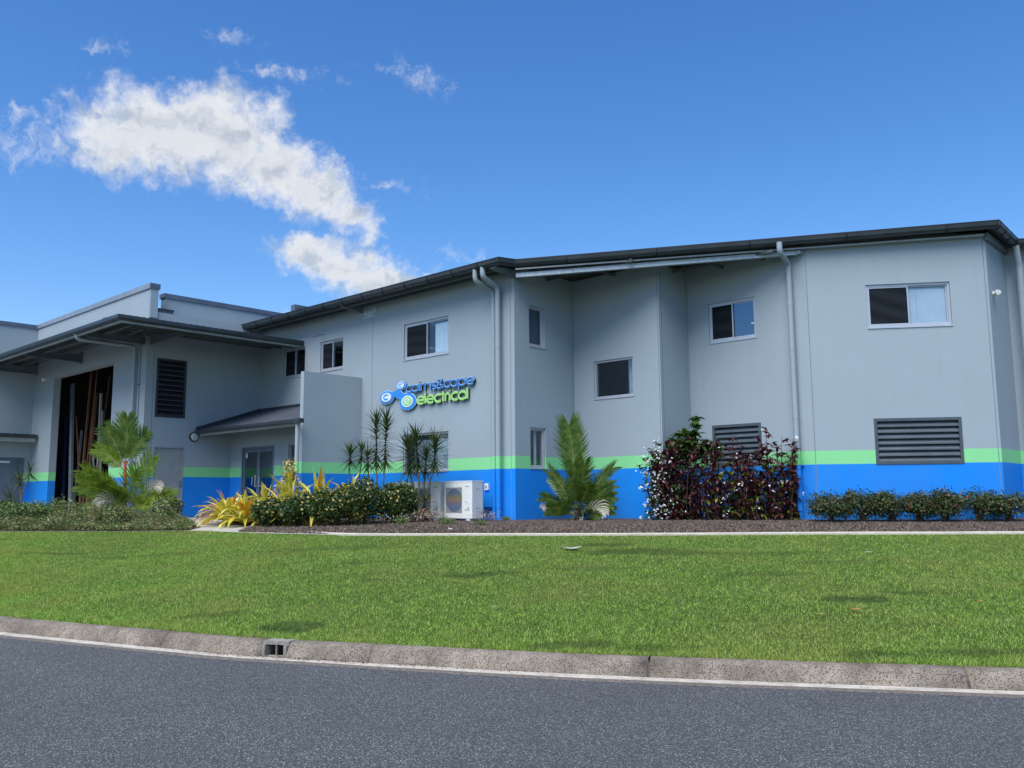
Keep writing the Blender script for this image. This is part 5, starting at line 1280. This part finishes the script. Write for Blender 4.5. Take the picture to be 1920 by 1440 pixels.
# variegated croton
lo = [(0,0,.45,.42,.42,.42),(.05,0,.85,.33,.33,.38),(.02,.02,1.25,.2,.2,.34)]
T = shrub(-5.45,-2.65,'cone shaped croton with cream and yellow leaves by the porch post',None,lo,1500,.10,['croton','green'],[.62,.38],cat='shrub',name='croton',seed=61,shell=.55,aspect=.36)
# row hedge in front of the long panel
rh = [(6.30,3.0,.42,.66,'row shrub nearest the burgundy bush'),(6.80,3.45,.38,.68,'second row shrub from the burgundy bush, under the panel joint'),(7.28,3.80,.36,.66,'third row shrub from the burgundy bush'),(7.72,4.12,.36,.66,'middle row shrub beneath the left side of the louvre'),(8.16,4.42,.36,.70,'row shrub beneath the right side of the louvre'),(8.68,4.82,.36,.74,'open thin row shrub at the building corner with red flowers'),(9.15,5.15,.45,.64,'dense row shrub at the right edge of the photo')]
for i, (x, y, r, h, lb) in enumerate(rh):
    r *= 1.32; lo = lobes(r, h, 11, 120+i); n = 2300 if i == 5 else 4200
    T = shrub(x, y, lb, 'low shrubs along the right wall', lo, n, .050, ['rowhedge','green'], [.93,.07], name='low_shrub', br=(12,.30,.6), seed=130+i, shell=.35, aspect=.6)
    flowers(T, (4,2,2,3,7,9,5)[i], lo, 'petal_red', .022, 150+i, 'red_blossoms', 1.0)

# burgundy bushes: upright canes carrying drooping whorls
def cane_bush(x, y, label, w, h, canes, mats, wts, group, seed, leaf=.10, flower=0, whorl=5, name='burgundy_shrub', depth=.35, gap=.16, low=.15, topb=0):
    R = random.Random(seed); z = H(x, y); T = thing(name, label, 'shrub', (x, y, z), group=group); ms = MB(); ml = MB(); mf = MB(); tips = []
    for c in range(canes):
        s = R.uniform(-w, w); o = R.uniform(-depth, depth); hh = h*R.uniform(.45, 1.0)*(1-.18*abs(s)/w); p0 = RT*s*.75+TW*o*.6+UP*-.03; p1 = RT*(s+R.uniform(-.12,.12))+TW*o+UP*hh; pm = p0.lerp(p1,.5)+RT*R.uniform(-.06,.06)
        ms.tube([p0,pm,p1], .008, 5, rs=[.011,.008,.004]); k = low*h+R.uniform(0,.15)
        while k < hh:
            u = k/hh; q = (p0.lerp(pm,u*2) if u < .5 else pm.lerp(p1,(u-.5)*2)); off = Vector((R.gauss(0,1),R.gauss(0,1),R.gauss(0,.4)))*.07; q2 = q+off; tips.append(q2)
            mi = R.choices(range(len(wts)), wts)[0]
            if len(wts) > 1 and u > .75 and R.random() < topb: mi = 0
            for j in range(whorl+R.randint(-1,1)):
                a = R.uniform(0,6.28); e = R.uniform(-1.0,.35); d = Vector((math.cos(a)*math.cos(e),math.sin(a)*math.cos(e),math.sin(e)))
                leaf_strip(ml, q2, d, UP, leaf*R.uniform(.6,1.2), leaf*.52, R.uniform(.3,1.0), 2, mi, None, .3)
            k += gap*R.uniform(.6,1.4)
    part('canes', ms, 'bark_dark', T, local=True); part('foliage', ml, mats, T, local=True)
    for k in range(flower):
        q = R.choice(tips)+Vector((R.gauss(0,.07),R.gauss(0,.07),R.gauss(0,.05)))+TW*.05
        for m_ in range(R.choice((1,1,2,4))):
            c = q+Vector((R.gauss(0,.025),R.gauss(0,.025),R.gauss(0,.02))); v = Vector((R.gauss(0,1),R.gauss(0,1),R.gauss(.6,1)))+TW; v.normalize(); u = v.orthogonal().normalized(); w_ = v.cross(u); q_ = .026
            mf.add([c+v*.006]+[c+(u*math.cos(a)+w_*math.sin(a))*q_*(1 if i%2 else .55) for i, a in enumerate(np.linspace(0,6.2832,11)[:-1])], [(0,i+1,(i+1)%10+1) for i in range(10)])
    if flower: part('white_blossoms', mf, 'petal', T, local=True)
    return T
cane_bush(2.86,1.80,'loose shrub covered in small white flowers at the wall corner',.36,1.95,20,['green','burg'],[.9,.1],None,201,.10,330,6,'flowering_shrub',.2,.09,.02)
cane_bush(3.35,2.62,'narrow leaved green shrub topping the burgundy bush',.56,2.55,28,['green','palm_dark'],[.75,.25],None,202,.24,4,9,'green_shrub',.18,.10,.55)
cane_bush(3.25,2.15,'dense burgundy bush nearest the white flowering shrub',.60,2.02,46,['burg','green'],[.78,.22],'burgundy bushes before the louvre',203,.135,60,6,gap=.095,low=.02,topb=1)
cane_bush(4.14,2.55,'burgundy bush hiding the left louvre',.68,2.0,38,['burg','burg_g','green'],[.74,.14,.12],'burgundy bushes before the louvre',204,.135,48,6,gap=.125,low=.02,topb=1)
cane_bush(4.95,2.98,'open burgundy bush reaching right past the downpipe',.78,2.05,40,['burg','burg_g'],[.80,.20],'burgundy bushes before the louvre',205,.135,40,6,gap=.135,low=.04,topb=1)
# far left shrubs
shrub(-9.2,-7.5,'light green leafy shrub in the weeds at the left edge','weed bed shrubs',lobes(.75,.62,8,301),3600,.065,['green','weed'],[.7,.3],seed=302,shell=.4)
shrub(-10.4,-7.8,'leafy green shrub half outside the left edge of the photo','weed bed shrubs',lobes(.7,.66,8,303),3000,.065,['green','hedge'],[.7,.3],seed=304,shell=.4)
shrub(-7.6,-4.75,'dark leaved shrub beside the palm in front of the grey door','weed bed shrubs',lobes(.42,.72,7,305),1500,.07,['hedge','weed'],[.8,.2],seed=306,shell=.3)
for k, (x, y, r_, h_) in enumerate([(-6.2,-5.5,.35,.5),(-7.0,-6.4,.4,.55),(-7.9,-7.0,.38,.6),(-8.3,-6.0,.32,.5),(-6.9,-5.3,.35,.65),(-9.6,-6.6,.45,.75)]):
    shrub(x, y, ['small green shrub at the right tip of the weedy bed','green shrub in the weeds in front of the grey door','olive shrub in the weeds left of the grey door','taller shrub at the foot of the red shafted palm','leafy shrub behind the right tip of the weeds','shrub in the weeds left of the palm'][k], 'weed bed shrubs', lobes(r_, h_, 7, 600+k), 900, .07, ['green','weed'], [.45,.55], seed=620+k, shell=.25)
# weeds: uncountable scrub
def weed_sampler(n_):
    R = np.random.default_rng(5); out = []
    a = [Vector(p) for p in [(-15.5,-13.2),(-9.6,-8.95),(-8.4,-8.2),(-7.3,-7.5),(-6.15,-6.75),(-5.1,-5.55)]]; b = [Vector(p) for p in [(-20,-10.5),(-13,-7.2),(-11,-6.2),(-9.3,-5.6),(-7.4,-4.95),(-5.75,-5.05)]]
    while len(out) < n_:
        u = R.uniform(0, 4.999); i = int(u); f = u-i; w = R.uniform(0,1); p = a[i].lerp(a[i+1], f).lerp(b[i].lerp(b[i+1], f), w)
        hh = .25+.26*noise.noise(Vector((p.x*.9,p.y*.9,1)))+.22*noise.noise(Vector((p.x*3,p.y*3,1))); hh *= min(1, .45+2.5*w)*min(1,.35+(4.999-u)*.9)
        if p.x < -12: hh *= .9
        out.append((p.x, p.y, H(p.x,p.y), max(.10, hh*1.15)))
    return np.array(out)
WS = weed_sampler(15000)
n = 100000; R_ = np.random.default_rng(11); ii = R_.integers(0, len(WS), n); Pw = WS[ii]; zz = Pw[:,3]*R_.uniform(0,1,n)**.65*R_.uniform(.7,1.1,n)
c = np.column_stack([Pw[:,0]+R_.normal(0,.05,n), Pw[:,1]+R_.normal(0,.05,n), Pw[:,2]+zz])
nr = R_.normal(size=(n,3))+np.array([0,0,.6]); nr /= np.linalg.norm(nr,axis=1)[:,None]; t1 = np.cross(nr, R_.normal(size=(n,3))); t1 /= np.linalg.norm(t1,axis=1)[:,None]; t2 = np.cross(nr,t1); s_ = (.042*R_.uniform(.4,1.5,n))[:,None]
co = np.empty((n,4,3)); co[:,0]=c-t1*s_*.5; co[:,1]=c+t2*s_*.28; co[:,2]=c+t1*s_*.5; co[:,3]=c-t2*s_*.28
me = bpy.data.meshes.new('weeds'); me.vertices.add(4*n); me.vertices.foreach_set('co', co.astype(np.float32).ravel()); me.loops.add(4*n); me.loops.foreach_set('vertex_index', np.arange(4*n,dtype=np.int32)); me.polygons.add(n); me.polygons.foreach_set('loop_start', np.arange(0,4*n,4,dtype=np.int32)); me.update()
for k in ('weed','green','litter','petal'): me.materials.append(M[k])
me.polygons.foreach_set('material_index', R_.choice(4, n, p=[.60,.27,.1285,.0015]).astype(np.int32))
o = bpy.data.objects.new('weeds', me); COL.objects.link(o); o['kind'] = 'stuff'; o['label'] = 'tangled low weeds filling the bed on the left of the lawn'
blades('weed_stems', 16000, lambda n_: WS, .6, 1.6, .004, 'weed', 'thin stalks standing among the weeds on the left', .25)

# ------------------------------------------------------------------ litter and fallen leaves
def lz(x, y):
    d = (gridp[:,:,0]-x)**2+(gridp[:,:,1]-y)**2; i, j = np.unravel_index(np.argmin(d), d.shape); return gridp[i,j,2]
def scrap(x, y, z, s, label, name, cat, mat, group=None, curl=.3, rot=0, asp=.5, lift=.02):
    mb = MB(); n_ = 6; c_, s_ = math.cos(rot), math.sin(rot)
    for i in range(n_+1):
        u = i/n_-.5; w = s*asp*(1-(2*abs(u))**2.2*.9)
        for v in (-1, 0, 1): X_ = u*s; Y_ = v*w/2; mb.v.append((x+X_*c_-Y_*s_, y+X_*s_+Y_*c_, z+lift+curl*s*(u*u*1.5+abs(v)*.12)))
    for i in range(n_):
        a = i*3; mb.f += [(a,a+1,a+4,a+3),(a+1,a+2,a+5,a+4)]; mb.m += [0,0]
    return solo(name, mb, mat, label, cat, group)
scrap(4.9,-4.02, lz(4.9,-4.02), .34, 'crumpled white paper lying on the lawn near the garden edging', 'paper_scrap', 'litter', 'paper', None, .28, .75, .45, .03)
scrap(8.8,-1.6, lz(8.8,-1.6), .12, 'small white scrap on the lawn before the right hedge', 'paper_scrap', 'litter', 'paper', None, .3, .3, .5, .04)
scrap(1.55,-3.5, .965, .20, 'white scrap on the soil near the corner downpipes', 'paper_scrap', 'litter', 'paper', None, .3, .3, .5)
G_ = 'fallen leaves'
scrap(10.33,-7.90,.012,.15,'large curled brown leaf on the pale gutter channel','fallen_leaf','leaf','fallen',G_,.2,.55,.4)
scrap(7.05,-9.44,.006,.11,'orange brown leaf in the gutter right of the kerb joint','fallen_leaf','leaf','fallen',G_,.5,.2,.5)
scrap(6.90,-9.62,.006,.09,'pale yellow green leaf at the kerb joint near the drain','fallen_leaf','leaf','hedge_y',G_,.9,1.3,.6)
scrap(7.55,-9.20,.006,.08,'small dark leaf in the gutter','fallen_leaf','leaf','litter',G_,.5,.9,.5)
scrap(10.18,-5.75,lz(10.18,-5.75),.13,'curled tan leaf on the lawn right of centre','fallen_leaf','leaf','fallen',G_,.3,.6,.5,.045)
scrap(9.96,-6.15,lz(9.96,-6.15),.11,'yellow leaf on the lawn left of the curled tan leaf','fallen_leaf','leaf','hedge_y',G_,.2,.3,.4,.045)
scrap(11.1,-4.6,lz(11.1,-4.6),.10,'brown leaf on the lawn at the right','fallen_leaf','leaf','fallen',G_,.2,.9,.4,.045)
scrap(7.45,-8.1,lz(7.45,-8.1),.05,'small yellow flower head fallen on the middle of the lawn','fallen_leaf','leaf','brom',G_,.4,.9,.8,.05)
scrap(6.95,-7.95,lz(6.95,-7.95),.08,'pale grey leaf on the lawn near the yellow flower head','fallen_leaf','leaf','pvc_grey',G_,.3,.4,.4,.045)
scrap(3.6,-6.6,lz(3.6,-6.6),.06,'tiny pale leaf on the left half of the lawn','fallen_leaf','leaf','hedge_y',G_,.3,.4,.5,.045)
# dead fronds raked under the dracaenas
def dead_pile(x, y, label, n, L, seed, group='dead palm leaves'):
    R = random.Random(seed); mb = MB(); z = H(x, y)
    for k in range(n):
        a = R.uniform(0,6.28); e = R.uniform(.05,.6); d = Vector((math.cos(a)*math.cos(e),math.sin(a)*math.cos(e),math.sin(e)))
        leaf_strip(mb, Vector((x+R.gauss(0,.12),y+R.gauss(0,.12),z+R.uniform(.0,.22))), d, UP, L*R.uniform(.6,1.2), .022, R.uniform(.6,1.6), 4, 0)
    o = solo('dead_leaves', mb, 'dead', label, 'dead leaves', group, kind=None); return o
M['dead'] = leaf_mat('dry_strap_leaf', [(.14,.09,.055), (.33,.22,.14), (.50,.36,.25)], .8, .1, 7)
dead_pile(-1.25,-1.85,'heap of dry strap leaves under the dracaena clump',130,.5,401)
dead_pile(-.15,-.75,'tangle of dry grass between condenser and downpipes',60,.25,402)
mb = MB(); leaf_strip(mb, (3.2,-2.45,.985), Vector((.9,-.25,.05)), UP, .55, .05, .1, 4); leaf_strip(mb, (3.15,-2.4,.985), Vector((.8,-.1,.12)), UP, .45, .02, .2, 4)
solo('dead_frond', mb, 'fallen', 'orange brown dry frond lying on the bare soil below the recess palm', 'dead frond')
def weed_tuft(x, y, label, s, seed):
    T = thing('weed_clump', label, 'weed', (x,y,H(x,y)), group='small weeds on the bare soil'); cloud('foliage', T, [(0,0,s*.35,s,s,s*.4)], 420, .035, ['green','weed'], [.5,.5], .1, seed=seed); return T
weed_tuft(-.05,-2.15,'green weed clump on the soil before the twin downpipes',.22,501); weed_tuft(.75,-1.9,'small weed right of the clump by the downpipes',.13,502); weed_tuft(-1.0,-2.6,'flat grey green weed before the condensers',.26,503); weed_tuft(-.15,-.18,'tuft of weeds squeezed between downpipe and corner',.12,504)
